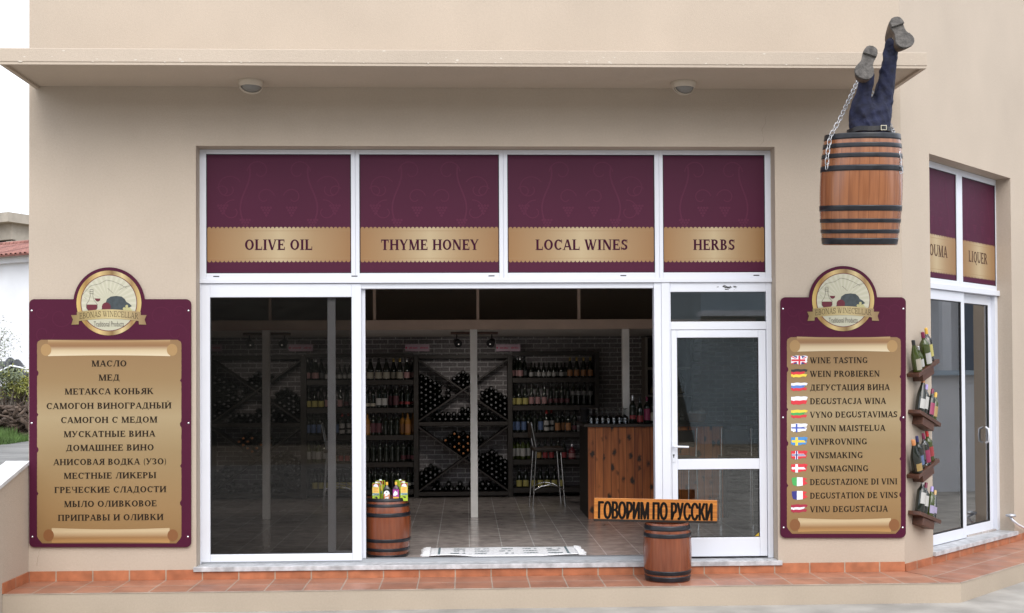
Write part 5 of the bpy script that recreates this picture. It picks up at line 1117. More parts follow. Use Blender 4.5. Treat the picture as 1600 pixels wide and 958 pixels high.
# little pink notices on top of the racks
def notice(label, px):
    x0, z0 = P(px, 549, YR-.02); x1, z1 = P(px+38, 538, YR-.02); t = thing('notice', label, 'sign', ((x0+x1)/2, YR-.02, z0), 0, 'pink notices on the racks'); off = ((x0+x1)/2, YR-.02, z0)
    b = MB(); b.box(x0, x1, YR-.02, YR-.012, z0, z1); b.build('card', 'notice', t, off)
    b = MB(); w = x1-x0; z = (z0+z1)/2
    b.poly([(x0+.05*w+.014*math.cos(a), z+.013*math.sin(a)) for a in [k*.785 for k in range(8)]], YR-.0206)
    rnd = random.Random(int(px))
    for u in (.16, .21, .26, .32, .37, .42, .47, .62, .67, .72, .78, .84, .89): b.box(x0+u*w, x0+(u+.03)*w, YR-.0212, YR-.0204, z-.012, z+.012*rnd.uniform(.5, 1))
    b.build('print', 'noticeink', t, off)
M['notice'] = mat('pale_pink_card', (.50, .36, .44), .5); M['noticeink'] = mat('red_print', (.55, .03, .10), .5)
notice('pale pink notice with red print above the shelf behind the tinned barrel', 633); notice('pale pink notice with red print above the shelf beside the bar', 775); notice('pale pink notice seen through the tinted door, right of the pillar', 451); notice('pale pink notice seen through the tinted door, next to its frame', 309)
# spot rails under the mezzanine, lit as in the photograph
SPOTW = 9
M['litbulb'] = mat('lit_spot_bulb', (1, .95, .88), .5, emit=.15)
def spots(label, px):
    Y = 4.1; x0, z0 = P(px-37, 518, Y); x1, _ = P(px+37, 518, Y); xm = (x0+x1)/2; off = (xm, Y, 2.404); t = thing('spot_rail', label, 'lamp', off, 0, 'spot rails under the mezzanine')
    b = MB(); b.box(x0, x1, Y-.02, Y+.02, 2.372, 2.4045); b.build('rail', 'rackwall', t, off, bevel=.004)
    for k in (-1, 1):
        sx = xm+k*(x1-x0)*.37; b = MB(); b.tube([(sx, Y, 2.372), (sx, Y, 2.32)], .007, 6); 
        b.tube([(sx+.02*k, Y+.03, 2.30), (sx, Y-.0, 2.285), (sx-.02*k, Y-.05, 2.258)], [.028, .042, .05], 12); s_ = b.build('spot', 'gasket', t, off)
        b = MB(); b.lathe([(.001, -.008), (.007, -.005), (.009, .0), (.007, .005), (.001, .008)], 10, (sx-.022*k, Y-.058, 2.254)); b.build('bulb', 'litbulb', s_, off)
        ld = bpy.data.lights.new('spot_light', 'SPOT'); ld.energy = SPOTW; ld.spot_size = R(125); ld.spot_blend = .8; ld.color = (1, .93, .86); ld.shadow_soft_size = .03; lo = bpy.data.objects.new('spot_light', ld); COL.objects.link(lo); lo.parent = s_; lo.location = (sx-.02*k-off[0], Y+.02-off[1], 2.215-off[2]); lo.rotation_euler = Vector((-.1*k, .62, -.78)).to_track_quat('-Z', 'Y').to_euler()
spots('short wooden rail with two spotlights beside the middle pillar', 741); spots('short wooden rail with two spotlights behind the tinted door', 417)
# ---- bar counter
Y0 = 3.1; cx0 = P(919, 740, Y0)[0]; cx1 = 2.95; ztop = P(970, 667, Y0)[1]
bc = thing('bar_counter', 'bar counter of knotty brown boards with a dark top', 'counter', ((cx0+cx1)/2, Y0+.3, ZF)); off = ((cx0+cx1)/2, Y0+.3, ZF)
b = MB(); b.box(cx0, cx1, Y0, Y0+.02, ZF+.0005, ztop-.0005); b.build('front_boards', 'bar', bc, off)
b = MB(); b.box(cx0-.001, cx0+.02, Y0+.0205, Y0+1.0, ZF+.0005, ztop-.0005); b.box(cx0+.0205, cx1, Y0+.98, Y0+1.0, ZF+.0005, ztop-.0005); b.build('side_panel', 'rack', bc, off)
b = MB(); b.box(cx0-.05, cx1+.05, Y0-.05, Y0+1.03, ztop, ztop+.034); b.build('top', 'bartop', bc, off, bevel=.004)
b = MB(); b.box(cx1-.045, cx1, Y0-.02, Y0-.0005, ZF+.0005, ztop-.001); b.build('corner_post', 'rack', bc, off)
ZC = ztop+.0345
gm = MB(); gm.lathe([(.031, 0), (.036, .03), (.037, .055), (.030, .078), (.012, .092), (.0045, .10), (.004, .155), (.012, .163), (.030, .167), (.030, .169)], 14, cap0=False); gm.lathe([(.028, .001), (.033, .03), (.034, .055), (.027, .075)], 14, cap0=False)
M['crystal'] = glass_mat('clear_drinking_glass', (.86, .88, .9), 1.75)
g0 = None; k = 0
for row, (yy, pxs) in enumerate(((Y0+.06, [924, 932.8, 941.6, 950.4, 959.2, 968, 976.8]), (Y0+.19, [922, 930, 939, 948, 957, 966, 975]))):
    for i, px in enumerate(pxs):
        o = gm.build('wine_glass', 'crystal') if g0 is None else g0.copy()
        if g0 is None: g0 = o
        else: COL.objects.link(o)
        o.location = (P(px, 660, yy)[0], yy, ZC+.0005); tag(o, f"upturned wine glass on the bar, {ORD[i]} from left in the {['front', 'back'][row]} row", 'glass', 'wine glasses upturned on the bar')
BK('bar_a', 'bordeaux', .315, .037, 'dark', 'silver', [('red', .16, .30)]); BK('bar_b', 'burgundy', .295, .038, 'dark', 'black', [('red', .05, .30)]); BK('bar_c', 'bordeaux', .30, .037, 'dark', 'wine', [('magenta', .12, .55)]); BK('bar_d', 'bordeaux', .29, .037, 'dark', 'black', [('cream', .10, .42)])
for px, k, lb in ((988.5, 'bar_a', 'silver capped bottle with red band on the bar beside the glasses'), (1000, 'bar_b', 'black bottle with small red label, second on the bar'), (1011, 'bar_c', 'bottle with tall magenta label on the bar'), (1021, 'bar_d', 'bottle with cream label on the bar beside the door jamb')):
    make_bottle(k, lb, (P(px, 660, Y0+.08)[0], Y0+.08, ZC+.0005), group='bottles on the bar')
b = MB(); xg, yg = P(911.5, 655, Y0+.6)[0]+.02, Y0+.6; b.lathe([(.05, 0), (.05, .14), (.062, .145), (.062, .165), (.02, .172)], 16, (cx0+.03, yg, ZC)); tag(b.build('canister', 'gasket'), 'black canister with a flat lid on the end of the bar', 'canister')
# baskets seen through the entrance door
M['wicker'] = mat('brown_wicker', (.20, .085, .03), .8, var=.5, vs=90); M['fruit'] = mat('orange_sweets', (.45, .16, .03), .5, var=.4, vs=40); M['napkin'] = mat('white_paper', (.55, .55, .55), .8)
def basket(label, x, y, m):
    t = thing('basket', label, 'basket', (x, y, ZC), 0, 'baskets on the bar'); b = MB(); b.lathe([(.09, 0.0005), (.12, .10), (.125, .105), (.115, .10), (.088, .012)], 20, cap1=False); b.build('wicker_body', 'wicker', t)
    b = MB(); rnd = random.Random(3)
    for i in range(30):
        a, rr = rnd.uniform(0, 6.3), .088*math.sqrt(rnd.random()); c = (rr*math.cos(a), rr*math.sin(a), .08+rnd.uniform(0, .035)); s_ = .02
        b.lathe([(.002, -s_), (s_*.8, -s_*.6), (s_, 0), (s_*.8, s_*.6), (.002, s_)], 7, c)
    b.build('sweets', m, t)
basket('wicker basket of orange sweets on the bar behind the entrance door', 2.36, Y0+.35, 'fruit'); basket('wicker basket with white paper packets at the bar end', 2.68, Y0+.35, 'napkin')
cab = thing('display_cabinet', 'dark open cabinet with pale shelves behind the bar, seen through the entrance door', 'cabinet', (2.75, YB-.2, ZF)); off = (2.75, YB-.2, ZF)
M['paleboard'] = mat('pale_shelf_edge', (.34, .31, .27), .5)
b = MB(); b.box(2.44, 3.05, YB-.03, YB-.001, ZF, 2.38); b.box(3.02, 3.05, YB-.34, YB-.0305, ZF, 2.38); b.build('carcass', 'rack', cab, off)
b = MB(); b.box(2.41, 2.44, YB-.36, YB-.001, ZF, 2.38); b.build('side_frame', 'paleboard', cab, off)
for z in (.8, 1.2, 1.58, 1.95): b = MB(); b.box(2.4405, 3.0195, YB-.34, YB-.031, z, z+.03); b.build('shelf_board', 'paleboard', cab, off)
for i, (z, n) in enumerate(((1.23, 5), (1.61, 5))):
    for k in range(n): make_bottle(['mini_white', 'small_gold'][i], short(f"{DESC[['mini_white', 'small_gold'][i]]}, {ORD[k]} from left on the {['lower', 'upper'][i]} shelf of the pale cabinet"), (2.52+k*.1, YB-.24, z+.0005), group='bottles in the pale edged cabinet')
# ---- bar stools
def stool():
    t = thing('bar_stool', '-', 'stool', (0, 0, 0)); Hs = .68
    for sy in (-1, 1):
        b = MB(); b.tube([(-.20, .17*sy, 0), (-.155, .165*sy, Hs*.98), (-.15, .16*sy, Hs+.03), (-.215, .155*sy, Hs+.36)], .0095, 8); b.build('leg', 'chrome', t)
        b = MB(); b.tube([(.20, .17*sy, 0), (.15, .165*sy, Hs*.98)], .0095, 8); b.build('leg', 'chrome', t)
    b = MB(); b.box(-.19, .19, -.19, .19, Hs, Hs+.05); b.build('seat', 'bartop', t, bevel=.02, seg=3)
    b = MB(); b.box(-.222, -.200, -.13, .13, Hs+.16, Hs+.34); b.build('backrest', 'bartop', t, bevel=.008)
    b = MB()
    ring = [(.265*math.cos(a), .215*math.sin(a), .26+.075*math.cos(a*1)*0) for a in [2*math.pi*k/28 for k in range(28)]]; b.tube([(-.18, -.17, .21), (-.10, -.19, .255), (0, -.20, .275), (.10, -.19, .255), (.19, -.17, .205)], .0075, 7); b.tube([(-.18, .17, .21), (-.10, .19, .255), (0, .20, .275), (.10, .19, .255), (.19, .17, .205)], .0075, 7)
    b.build('footrest', 'chrome', t); return t
st0 = stool(); sx, sy = G(855, 790, ZF)
for i, (x, y, rz, lb) in enumerate(((sx, sy, R(4), 'chrome legged bar stool in the middle of the shop, left of the bar'), (P(531, 790, sy)[0], sy, R(4), 'chrome legged bar stool seen through the tinted sliding door'), (P(1058, 750, 2.6)[0], 2.55, R(95), 'chrome legged bar stool at the bar, partly behind the door stile'), (P(1150, 750, 2.6)[0], 2.6, R(80), 'chrome legged bar stool at the bar, fully behind the entrance door glass'))):
    o = st0 if i == 0 else copy_tree(st0); o.location = (x, y, ZF+.0005); o.rotation_euler = (0, 0, rz); tag(o, lb, 'stool', 'chrome bar stools')
# ---- rug at the threshold
def rug():
    x0, x1 = P(672, 862, .6)[0], P(900, 862, .6)[0]; ya, yb = .30, .86; t = thing('rug', 'white woven rug with grey green bands and fringed ends at the threshold', 'rug', ((x0+x1)/2, .58, ZF)); off = ((x0+x1)/2, .58, ZF)
    nx, ny = 60, 14; H = lambda u, v: ZF+.006+.008*max(0, noise.noise(Vector((u*3, v*2, 0))))+(.012*max(0, math.sin(u*7+1)) if v < .12 else 0)
    def sheet(u0, u1, v0, v1, dz, n, m):
        b = MB(); vs = [(x0+(x1-x0)*(u0+(u1-u0)*i/n), ya+(yb-ya)*(v0+(v1-v0)*j/m), H(u0+(u1-u0)*i/n, v0+(v1-v0)*j/m)+dz) for j in range(m+1) for i in range(n+1)]
        return b.add(vs, [(j*(n+1)+i, j*(n+1)+i+1, (j+1)*(n+1)+i+1, (j+1)*(n+1)+i) for j in range(m) for i in range(n)], True)
    b = sheet(0, 1, 0, 1, 0, nx, ny); r_ = b.build('weave', 'rug', t, off); md = r_.modifiers.new('thick', 'SOLIDIFY'); md.thickness = .006; md.offset = -1
    for u in (.055, .93): sheet(u, u+.016, .03, .97, .002, 2, ny).build('band', 'rugblue', t, off)
    b = MB(); rnd = random.Random(5)
    for k in range(5):
        uc = .19+k*.165
        for v in (.25, .5, .75):
            for q in range(5):
                u = uc+(q-2)*.02; h_ = .02*(1-abs(q-2)/4); 
                if rnd.random() < .85: b.add([(x0+(x1-x0)*(u+du), ya+(yb-ya)*(v+dv), H(u, v)+.0045) for du, dv in ((-.011, -h_*1.6-.012), (.009, -h_-.012+.02*(k % 2)), (.011, h_*1.2+.014), (-.007, h_+.012))], [(0, 1, 2, 3)])
    b.build('figure_pattern', 'rugblue', t, off)
    b = MB()
    for e, sg in ((x0, -1), (x1, 1)):
        for i in range(26):
            y = ya+(yb-ya)*(i+.5)/26; l = rnd.uniform(.05, .085); b.tube([(e, y, ZF+.010), (e+sg*l*.6, y+rnd.uniform(-.01, .01), ZF+.008), (e+sg*l, y+rnd.uniform(-.02, .02), ZF+.005)], [.006, .005, .002], 5)
    b.build('fringe', 'rug', t, off)
rug()

# ================================================================== LITTLE RACKS on the corner wall
def wall_rack(label, px, py, tilt, spec):
    s_, z = Cn(px, py, 0); x, y = CX+s_*Q, s_*Q; t = thing('wall_rack', label, 'bottle rack', (x, y, z), 0, 'tilted bottle racks on the corner wall'); rot = (0, R(tilt), R(45)); t.rotation_euler = rot
    mw = Matrix.Translation((x, y, z)) @ Matrix.Rotation(R(45), 4, 'Z') @ Matrix.Rotation(R(tilt), 4, 'Y')
    b = MB(); b.box(-.225, .225, -.115, -.002, -.034, 0); b.build('shelf_board', 'rackwall', t, bevel=.003)
    b = MB(); b.box(-.12, .12, -.10, -.002, -.105, -.0345); b.build('bracket', 'rackwall', t, bevel=.003)
    n = len(spec)
    for i, (k, lb) in enumerate(spec):
        lx = -.155+.31*i/(n-1); ly = -.062-(.012 if i % 2 == 0 else -.0)
        make_bottle(k, lb, mw @ Vector((lx, ly, .0006)), rot, group='bottles on the corner wall racks')
BK('w1', 'burgundy', .285, .041, 'green', 'black', [('cream', .07, .42)], 20); BK('w2', 'bordeaux', .30, .044, 'green', 'wine', [('white', .05, .38)], 20); BK('w2b', 'small', .20, .032, 'green', 'silver', [('white', .07, .42)], 20); BK('w3', 'bordeaux', .31, .036, 'clear', 'yellow', [('yellow', .16, .52)], 20)
BK('w4', 'burgundy', .315, .041, 'dark', 'copper', [('white', .08, .36)], 20); BK('w5', 'bordeaux', .28, .036, 'dark', 'lilac', [('white', .18, .58)], 20); BK('w6', 'bordeaux', .27, .036, 'dark', 'wine', [('magenta', .10, .50)], 20); BK('w7', 'bordeaux', .265, .034, 'green', 'yellow', [('gold', .14, .50)], 20)
BK('w8', 'burgundy', .30, .046, 'dark', 'copper', [('gold', .08, .30)], 20); BK('w9', 'bordeaux', .30, .036, 'dark', 'navy', [('blue', .14, .42)], 20); BK('w10', 'bordeaux', .29, .037, 'clear', 'wine', [('magenta', .10, .50)], 20); BK('w11', 'bordeaux', .28, .038, 'green', 'red', [('red', .18, .50)], 20)
BK('w12', 'bordeaux', .30, .040, 'dark', 'white', [('white', .25, .58)], 20); BK('w13', 'bordeaux', .285, .037, 'dark', 'wine', [('white', .25, .58)], 20); BK('w14', 'bordeaux', .27, .036, 'green', 'lilac', [('lilac', .10, .36)], 20); BK('w15', 'burgundy', .255, .030, 'clear', 'cork', [('lilac', .18, .40)], 20)
wall_rack('topmost brown bottle rack on the corner wall, tilted up to the window', 1432.5, 572.5, -17, [('w1', 'dark green bottle with cream label on the topmost corner rack'), ('w2b', 'small green bottle with white label on the topmost corner rack'), ('w2', 'wide green bottle with wine red neck on the topmost corner rack'), ('w3', 'clear bottle with yellow label on the topmost corner rack')])
wall_rack('second brown bottle rack from the top on the corner wall, tilted down to the window', 1435.5, 650.5, 17, [('w4', 'black bottle with copper neck on the second corner rack from the top'), ('w5', 'bottle with white label and lilac neck on the second corner rack'), ('w6', 'bottle with magenta label on the second corner rack'), ('w7', 'slim bottle with yellow neck and gold label on the second corner rack')])
wall_rack('third brown bottle rack from the top on the corner wall, tilted up to the window', 1432.5, 728.5, -16, [('w8', 'wide black bottle with round gold label on the third corner rack'), ('w9', 'dark bottle with blue label on the third corner rack'), ('w10', 'clear bottle with magenta label on the third corner rack'), ('w11', 'green bottle with red label on the third corner rack')])
wall_rack('lowest brown bottle rack on the corner wall, tilted down to the window', 1435.5, 804.5, 15, [('w12', 'dark bottle with white neck and white label on the lowest corner rack'), ('w13', 'dark bottle with wine red neck on the lowest corner rack'), ('w14', 'green bottle with lilac neck on the lowest corner rack'), ('w15', 'slim clear bottle with pale stopper on the lowest corner rack')])
M['cardboard'] = mat('brown_box_wood', (.16, .09, .05), .7, var=.3, vs=4)
def corner_box(name, label, cat, s0_, s1_, d0, d1, h, m):
    t = thing(name, label, cat, (CX+(s0_+s1_)/2*Q-(d0+d1)/2*Q, (s0_+s1_)/2*Q+(d0+d1)/2*Q, ZF), R(45)); w = (s1_-s0_)/2; d = (d1-d0)/2
    b = MB(); b.box(-w, w, -d, d, .0006, h-.03); b.build('body', m, t, bevel=.004); b = MB(); b.box(-w-.02, w+.02, -d-.02, d+.02, h-.0295, h); b.build('top', 'rack', t, bevel=.004)
    b = MB(); b.box(-w+.03, w-.03, -d-.012, -d-.0005, .05, h*.46); b.box(-w+.03, w-.03, -d-.012, -d-.0005, h*.5, h-.06); b.build('front_panel', m, t, bevel=.004)
corner_box('low_cabinet', 'low brown cabinet standing behind the corner sliding door', 'cabinet', 1.95, 2.75, .5, .95, .85, 'cardboard')
corner_box('side_counter', 'dark low counter inside behind the fixed corner glass', 'counter', 1.1, 1.75, .9, 1.4, .9, 'rack')
# hose at the corner window
ps = [Cn(1572, 806, .06), Cn(1577, 812, 0), Cn(1584, 819, 0), Cn(1592, 824, 0), Cn(1603, 827, 0), Cn(1625, 829, 0)]
b = MB(); wp = lambda s_, z, o: (CX+s_*Q+o*Q, s_*Q-o*Q, z)
b.tube([wp(ps[0][0], ps[0][1], -.02)]+[wp(s_, z, .03+.01*i) for i, (s_, z) in enumerate(ps[1:])], .012, 8); hs_ = tag(b.build('hose', 'white'), 'white hose coming out of the wall beside the corner window', 'hose')
b = MB(); s_, z = ps[0]; b.lathe([(.001, .0), (.05, 0), (.05, .02), (.001, .03)], 14, wp(s_-.03, z, .0)); b.build('wall_cap', 'rail', hs_)

# ================================================================== BEYOND, at the left
def at(px, py, Y): x, z = P(px, py, Y); return x, Y, z
def beyond(px, Y): return P(px, 600, Y)[0]
b = MB(); b.slab([(-60, 3), (-4.2, 3), (-4.2, 10), (beyond(60, 27), 27), (beyond(-40, 22), 22), (-60, 10)], .0125, .0165); tag(b.build('road', 'asphalt'), kind='structure')
b = MB(); b.slab([(-60, 12), (beyond(-60, 12.5), 12.5), (beyond(60, 19), 19), (beyond(60, 28), 28), (beyond(-40, 22.5), 22.5), (-60, 16)], .017, .021); tag(b.build('verge', 'roadgrey'), kind='structure')
# whitewashed house with a red roof, running towards us to the right
Hx0, Hy0, _ = at(-330, 600, 40); Hx1, Hy1, _ = at(75, 600, 32)
hd = Vector((Hx1-Hx0, Hy1-Hy0, 0)); HL = hd.length; hrz = math.atan2(hd.y, hd.x)
ze = P(40, 399, Hy1+.6)[1]
hs = thing('white_house', 'whitewashed house with red tiled roof beyond the boundary wall', 'house', (Hx0, Hy0, 0), hrz)
b = MB(); b.box(0, HL, 0, 7, 0, ze-.25); b.build('wall', 'whitewash', hs)
b = MB(); b.box(-.2, HL+.2, -.25, 7.2, ze-.249, ze-.13); b.box(-.3, HL+.3, -.36, 7.3, ze-.129, ze-.03); b.build('cornice', 'whitewash', hs)
b = MB(); rz0 = ze-.028; b.add([(-.5, -.6, rz0), (HL+.5, -.6, rz0), (HL+.5, 3.5, rz0+1.0), (-.5, 3.5, rz0+1.0), (HL+.5, 7.6, rz0), (-.5, 7.6, rz0), (-.5, -.6, rz0-.05), (HL+.5, -.6, rz0-.05)], [(0, 1, 2, 3), (3, 2, 4, 5), (6, 7, 1, 0), (1, 4, 2), (0, 3, 5)]); 
for k in range(int(HL/.24)):
    x = k*.24; b.add([(x+.06*math.cos(math.pi*q/4)+(0), -.62, rz0+.06*math.sin(math.pi*q/4)) for q in range(5)]+[(x+.06*math.cos(math.pi*q/4), 3.5, rz0+1.0+.06*math.sin(math.pi*q/4)) for q in range(5)], [(q+1, q, q+5, q+6) for q in range(4)], True)
b.tube([(-.5, 3.5, rz0+1.03), (HL+.5, 3.5, rz0+1.03)], .12, 8); b.build('roof', 'rooftile', hs)
# unfinished concrete frame behind
cX, cY, cZ = at(13, 333, 62); fr_ = thing('unfinished_building', 'unfinished bare concrete building with open floor behind the white house', 'building', (cX, cY, 0), R(-28)); zt3 = P(13, 331, 62)[1]; zb3 = P(13, 346, 62)[1]
b = MB(); b.box(-14, 0, .0, 10, zb3, zt3); b.build('slab', 'bareconc', fr_)
b = MB(); b.box(-13.6, -.5, .7, 1.0, zb3-.95, zb3-.001); b.box(-.9, -.5, 1.001, 9.6, zb3-1.05, zb3-.001); b.build('beam', 'bareconc', fr_)
for x, y in ((-9, .7), (-4.5, .7), (-.95, .7), (-.95, 5.2), (-.95, 9.1)): b = MB(); b.box(x, x+.48, y-.02, y+.5, 5.0, zb3-1.051); b.build('column', 'bareconc', fr_)
b = MB(); b.box(-13.5, -.55, 1.21, 9.5, 0, 5.0); b.build('wall', 'bareconc', fr_)
b = MB(); b.box(-13.4, -2.2, 3.2, 9.4, 5.001, zb3-.002); b.build('inner_wall', mat('painted_opening_shade', (.03, .035, .05), .9), fr_)  # near-black block paints the shade inside the open floor
for x in (-.6, -1.7, -6): b = MB(); b.tube([(x, 1.5, zt3), (x, 1.5, zt3+.9)], .02, 5); b.build('rebar', 'bareconc', fr_)
# heap of vine roots, sacks, shrubs, grass
rnd = random.Random(11)
def quad_leaf(b, c, L, w, rnd):
    a = Vector((rnd.gauss(0, 1), rnd.gauss(0, 1), rnd.gauss(0, .8))).normalized(); s_ = a.cross(Vector((rnd.gauss(0, 1), rnd.gauss(0, 1), rnd.gauss(0, 1)))).normalized()
    c = Vector(c); b.add([c-a*L/2, c+s_*w/2, c+a*L/2, c-s_*w/2], [(0, 1, 2, 3)])
b = MB(); X0, X1 = beyond(-60, 27), beyond(60, 27)
for i in range(520):
    x = rnd.uniform(X0, X1); h = rnd.random()**1.3; y = 26.8+rnd.uniform(0, 3.0)*(1-h*.4)+rnd.uniform(-.2, .2); z = .05+h*1.0; p = Vector((x, y, z)); d = Vector((rnd.gauss(0, 1), rnd.gauss(0, 1), rnd.gauss(0, .45))).normalized(); pts = [p]
    for k in range(4): d = (d+Vector((rnd.gauss(0, .5), rnd.gauss(0, .5), rnd.gauss(0, .4)))).normalized(); pts.append(pts[-1]+d*rnd.uniform(.07, .16))
    r_ = rnd.uniform(.025, .07); b.tube(pts, [r_, r_*1.15, r_, r_*.7, r_*.35], 6)
M['root'] = mat('weathered_vine_root', (.075, .052, .038), .9, var=.5, vs=6)
tag(b.build('root_heap', 'root'), 'heap of gnarled brown vine roots beyond the road', 'firewood', kind='stuff')
M['grass'] = mat('bright_grass', (.075, .14, .03), .7, var=.4, vs=3); M['olive'] = mat('olive_leaf', (.15, .18, .11), .6, var=.4, vs=5); M['shrubg'] = mat('yellow_green_leaf', (.20, .21, .045), .6, var=.45, vs=3); M['bark'] = mat('grey_bark', (.14, .12, .10), .9, var=.3, vs=9)
b = MB()
for i in range(5200):
    x = rnd.uniform(X0, beyond(36, 26)); y = 25.6+rnd.uniform(-.9, 1.3)*(1-.0*(x-X0)); h = rnd.uniform(.15, .42)*(1.2 if x < beyond(15, 26) else .75); dx, dy = rnd.gauss(0, .07), rnd.gauss(0, .07)
    b.add([(x-.008, y, .0), (x+.008, y, 0), (x+dx, y+dy, h)], [(0, 1, 2)])
tag(b.build('grass', 'grass'), 'bright green grass along the road verge', 'grass', kind='stuff')
def shrub(name, label, px, py, Y, rx_, rz_, n, m, L, base=0, group=None):
    x, y, z = at(px, py, Y); t = thing(name, label, 'shrub', (x, y, base)); b = MB(); cl = []
    for i in range(9): cl.append((rnd.gauss(0, rx_*.45), rnd.gauss(0, rx_*.4), z-base+rnd.gauss(0, rz_*.4), rnd.uniform(.25, .5)))
    for i in range(n):
        c = rnd.choice(cl); v = Vector((rnd.gauss(0, 1), rnd.gauss(0, 1), rnd.gauss(0, 1)))*c[3]*.5*rx_; quad_leaf(b, (c[0]+v.x, c[1]+v.y, max(.03, c[2]+v.z)), L*rnd.uniform(.7, 1.4), L*.35, rnd)
    b.build('crown', m, t); b = MB()
    for c in cl: b.tube([(0, 0, -.0), (c[0]*.4, c[1]*.4, (z-base)*.5), (c[0], c[1], c[2])], [.035, .022, .008], 5)
    b.build('stem', 'bark', t); return t
shrub('shrub', 'loose grey green shrub above the root heap', 9, 592, 28.6, .75, .5, 900, 'olive', .13)
shrub('shrub', 'yellow green bushy shrub on top of the root heap', 24, 606, 29.0, 1.1, .32, 1700, 'shrubg', .12)
ot = thing('olive_tree', 'olive tree at the photo edge whose thin pale twigs hang before the white house', 'tree', (beyond(-34, 24), 24, 0)); off = (beyond(-34, 24), 24, 0)
b = MB(); tx, ty = off[0], off[1]; b.tube([(tx, ty, 0), (tx+.1, ty, .9), (tx-.1, ty+.1, 1.8), (tx+.15, ty, 2.6)], [.16, .13, .10, .06], 8); tips = []
for i in range(16):
    a = rnd.uniform(0, 6.28); q = Vector((tx+math.cos(a)*rnd.uniform(.3, .85), ty+math.sin(a)*.7, rnd.uniform(2.2, 3.7))); b.tube([(tx+.05, ty, 2.0), ((tx+q.x)/2, (ty+q.y)/2, 2.5), q], [.04, .022, .008], 5); tips.append(q)
b.build('trunk', 'bark', ot, off); b = MB()
for q in tips:
    for i in range(120): v = Vector((rnd.gauss(0, .18), rnd.gauss(0, .18), rnd.gauss(-.1, .24))); quad_leaf(b, q+v, rnd.uniform(.06, .11), .022, rnd)
b.build('crown', 'olive', ot, off)
M['sack'] = mat('black_plastic', (.016, .017, .022), .35, bump=.5, bs=14)
def sack(label, px, py, w, h, Y=29.6):
    x, y, z = at(px, py, Y); b = MB(); n = 14; m = 8; vs = []
    for j in range(m+1):
        f = j/m; rr = math.sin(math.pi*min(1, .12+f*.86))**.6
        for i in range(n): a = 2*math.pi*i/n; k = 1+.22*noise.noise(Vector((math.cos(a)*1.4+px, math.sin(a)*1.4, f*3))); vs.append((x+w*rr*k*math.cos(a), y+.4*rr*k*math.sin(a), z+h*(f-.5)*2))
    b.add(vs, [(j*n+i, j*n+(i+1) % n, (j+1)*n+(i+1) % n, (j+1)*n+i) for j in range(m) for i in range(n)], True); b.add(vs[:n], [tuple(range(n-1, -1, -1))]).add(vs[-n:], [tuple(range(n))])
    return tag(b.build('sack', 'sack'), label, 'sack', 'black sacks behind the root heap')
sack('upright black sack behind the shrubs, left one of the standing pair', 16, 573, .20, .30); sack('upright black sack behind the shrubs, right one of the standing pair', 27, 574, .17, .26); sack('wide black sack lying low beside the grey shrub', 4, 578, .34, .28); sack('long black sack lying slanted behind the yellow green shrub', 33, 588, .42, .17)
sb = MB(); xa_, ya_, za_ = at(20, 600, 30.0); sb.box(xa_-3, xa_+3, ya_-.5, ya_+.6, 0, za_-.12); tag(sb.build('stone_bank', 'root'), 'low dark earth bank carrying the sacks and shrubs', 'bank', kind='structure')
b = MB(); b.tube([at(-8, 583, 29.0), at(6, 577, 29.0), at(17, 571.5, 29.0), at(30, 574, 29.0), at(50, 579, 29.0)], .028, 7); tag(b.build('pipe', 'whitewash'), 'bent white pipe lying in front of the black sacks', 'pipe')

# ================================================================== ACROSS THE STREET (seen only as reflections and shade)
b = MB(); n, m = 60, 8; vs = []
for j in range(m+1):
    for i in range(n+1):
        x = -90+180*i/n; f = j/m; y = -24-f*40; z = -.05+f**.7*16*(.8+.35*noise.noise(Vector((x*.05, f*2, 3))))+.6*noise.noise(Vector((x*.4, y*.4, 0)))*f-.02; vs.append((x, y, max(z, -.06)))
b.add(vs, [(j*(n+1)+i, (j+1)*(n+1)+i, (j+1)*(n+1)+i+1, j*(n+1)+i+1) for j in range(m) for i in range(n)], True)
M['wood'] = mat('dark_scrub', (.062, .058, .045), .95, var=.6, vs=1.2)
tag(b.build('unseen_hillside', 'wood'), kind='structure')  # out of view, sized to block the low sky from glass and wall
oh = thing('terrace_house', 'pale blue and white terrace house reflected in the corner windows', 'house', (12.5, 1, 0)); off = (12.5, 1, 0)
M['paleblue'] = mat('pale_blue_paint', (.42, .52, .62), .8, var=.1, vs=1); M['bluedoor'] = mat('grey_blue_paint', (.17, .21, .27), .5)
b = MB(); b.box(12.5, 12.7, -3, 14, -.04, 1.85); b.build('terrace_wall', 'whitewash', oh, off)
b = MB(); b.box(12.42, 12.75, -3.05, 14.05, 1.851, 1.93); b.build('coping', 'paleblue', oh, off)
b = MB(); b.box(12.701, 20, -3, 14, -.04, 1.84); b.build('terrace', 'concrete', oh, off)
b = MB(); b.box(14.5, 20, -3, 14, 1.841, 6.5); b.build('wall', 'whitewash', oh, off)
for y in (0.3, 2.7, 5.2, 8.5): b = MB(); b.box(14.46, 14.499, y, y+.95, 1.842, 4.0); b.build('door', 'bluedoor', oh, off)
b = MB(); b.box(13.2, 14.499, -3, 14, 4.4, 4.55); b.build('porch_roof', 'whitewash', oh, off)
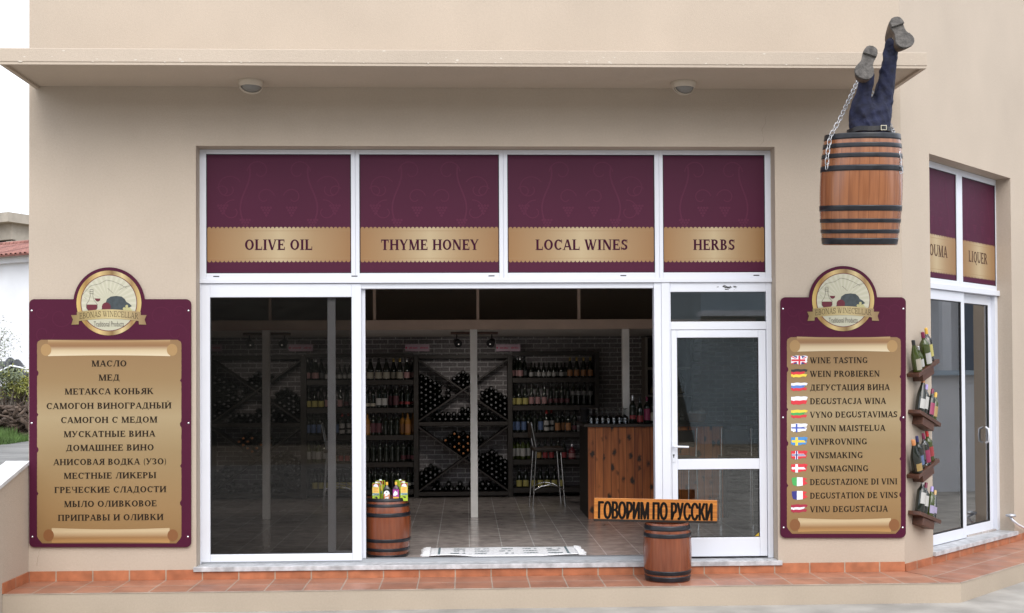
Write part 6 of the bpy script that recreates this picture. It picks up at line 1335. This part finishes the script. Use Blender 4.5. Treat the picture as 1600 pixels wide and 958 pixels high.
for y in (-1, 1.7, 4.4, 7.2): b = MB(); b.box(13.25, 13.4, y, y+.15, 1.842, 4.399); b.build('porch_post', 'whitewash', oh, off)

sh_ = thing('added_street_house', 'pale grey blue house added out of view to lighten the entrance door reflection', 'house', (9.3, -23, 0)); off = (9.3, -23, 0)  # house added behind the camera to brighten what the door glass mirrors
M['greyblue'] = mat('grey_blue_render', (.36, .42, .45), .85, var=.12, vs=.8); M['teal'] = mat('teal_shutter', (.06, .14, .15), .5)
b = MB(); b.box(6.6, 16, -29, -23, -.04, 7.5); b.build('wall', 'greyblue', sh_, off)
b = MB(); b.box(6.4, 16.2, -29.2, -22.7, 7.501, 7.7); b.build('roof', 'rooftile', sh_, off)
for x in (8.4, 10.6, 13):
    for z in (.3, 4.2):
        b = MB(); b.box(x, x+1.1, -22.999, -22.95, z, z+2.2); b.build('window', 'teal', sh_, off); 
b = MB(); b.box(6.5, 16.1, -22.999, -22.2, 3.5, 3.65); b.build('balcony', 'whitewash', sh_, off)

b = MB(); rnd = random.Random(21)
def crack(pts, w):
    for i in range(len(pts)-1): ribbon(b, [pts[i], pts[i+1]], w*rnd.uniform(.5, 1.2), -.0004-1e-5*(i % 5))
x, z = P(58, 884); pts = [(x, z)]
for i in range(9): x += rnd.uniform(-.004, .012); z += rnd.uniform(.008, .03); pts.append((x, z))
crack(pts, .0011)
x, z = P(1188, 228); pts = [(x, z)]
for i in range(14): x += rnd.uniform(-.01, .016); z += rnd.uniform(.006, .03); pts.append((x, z))
crack(pts, .0010)
b.build('hairline_crack', mat('crack_shadow_grit', (.25, .20, .15), .95), shop)
b = MB()
for i in range(60):
    x = rnd.uniform(cl+.05, cr_-.05); z = 4.374+rnd.random()**3*.1; r = rnd.uniform(.003, .010); b.poly([(x+r*1.6*rnd.uniform(.6, 1.1)*math.cos(k*.7854), z+r*rnd.uniform(.4, .9)*math.sin(k*.7854)) for k in range(8)], -.8303-i*4e-6)
b.build('paint_chips', mat('bare_plaster_chip', (.56, .51, .44), .95), can)
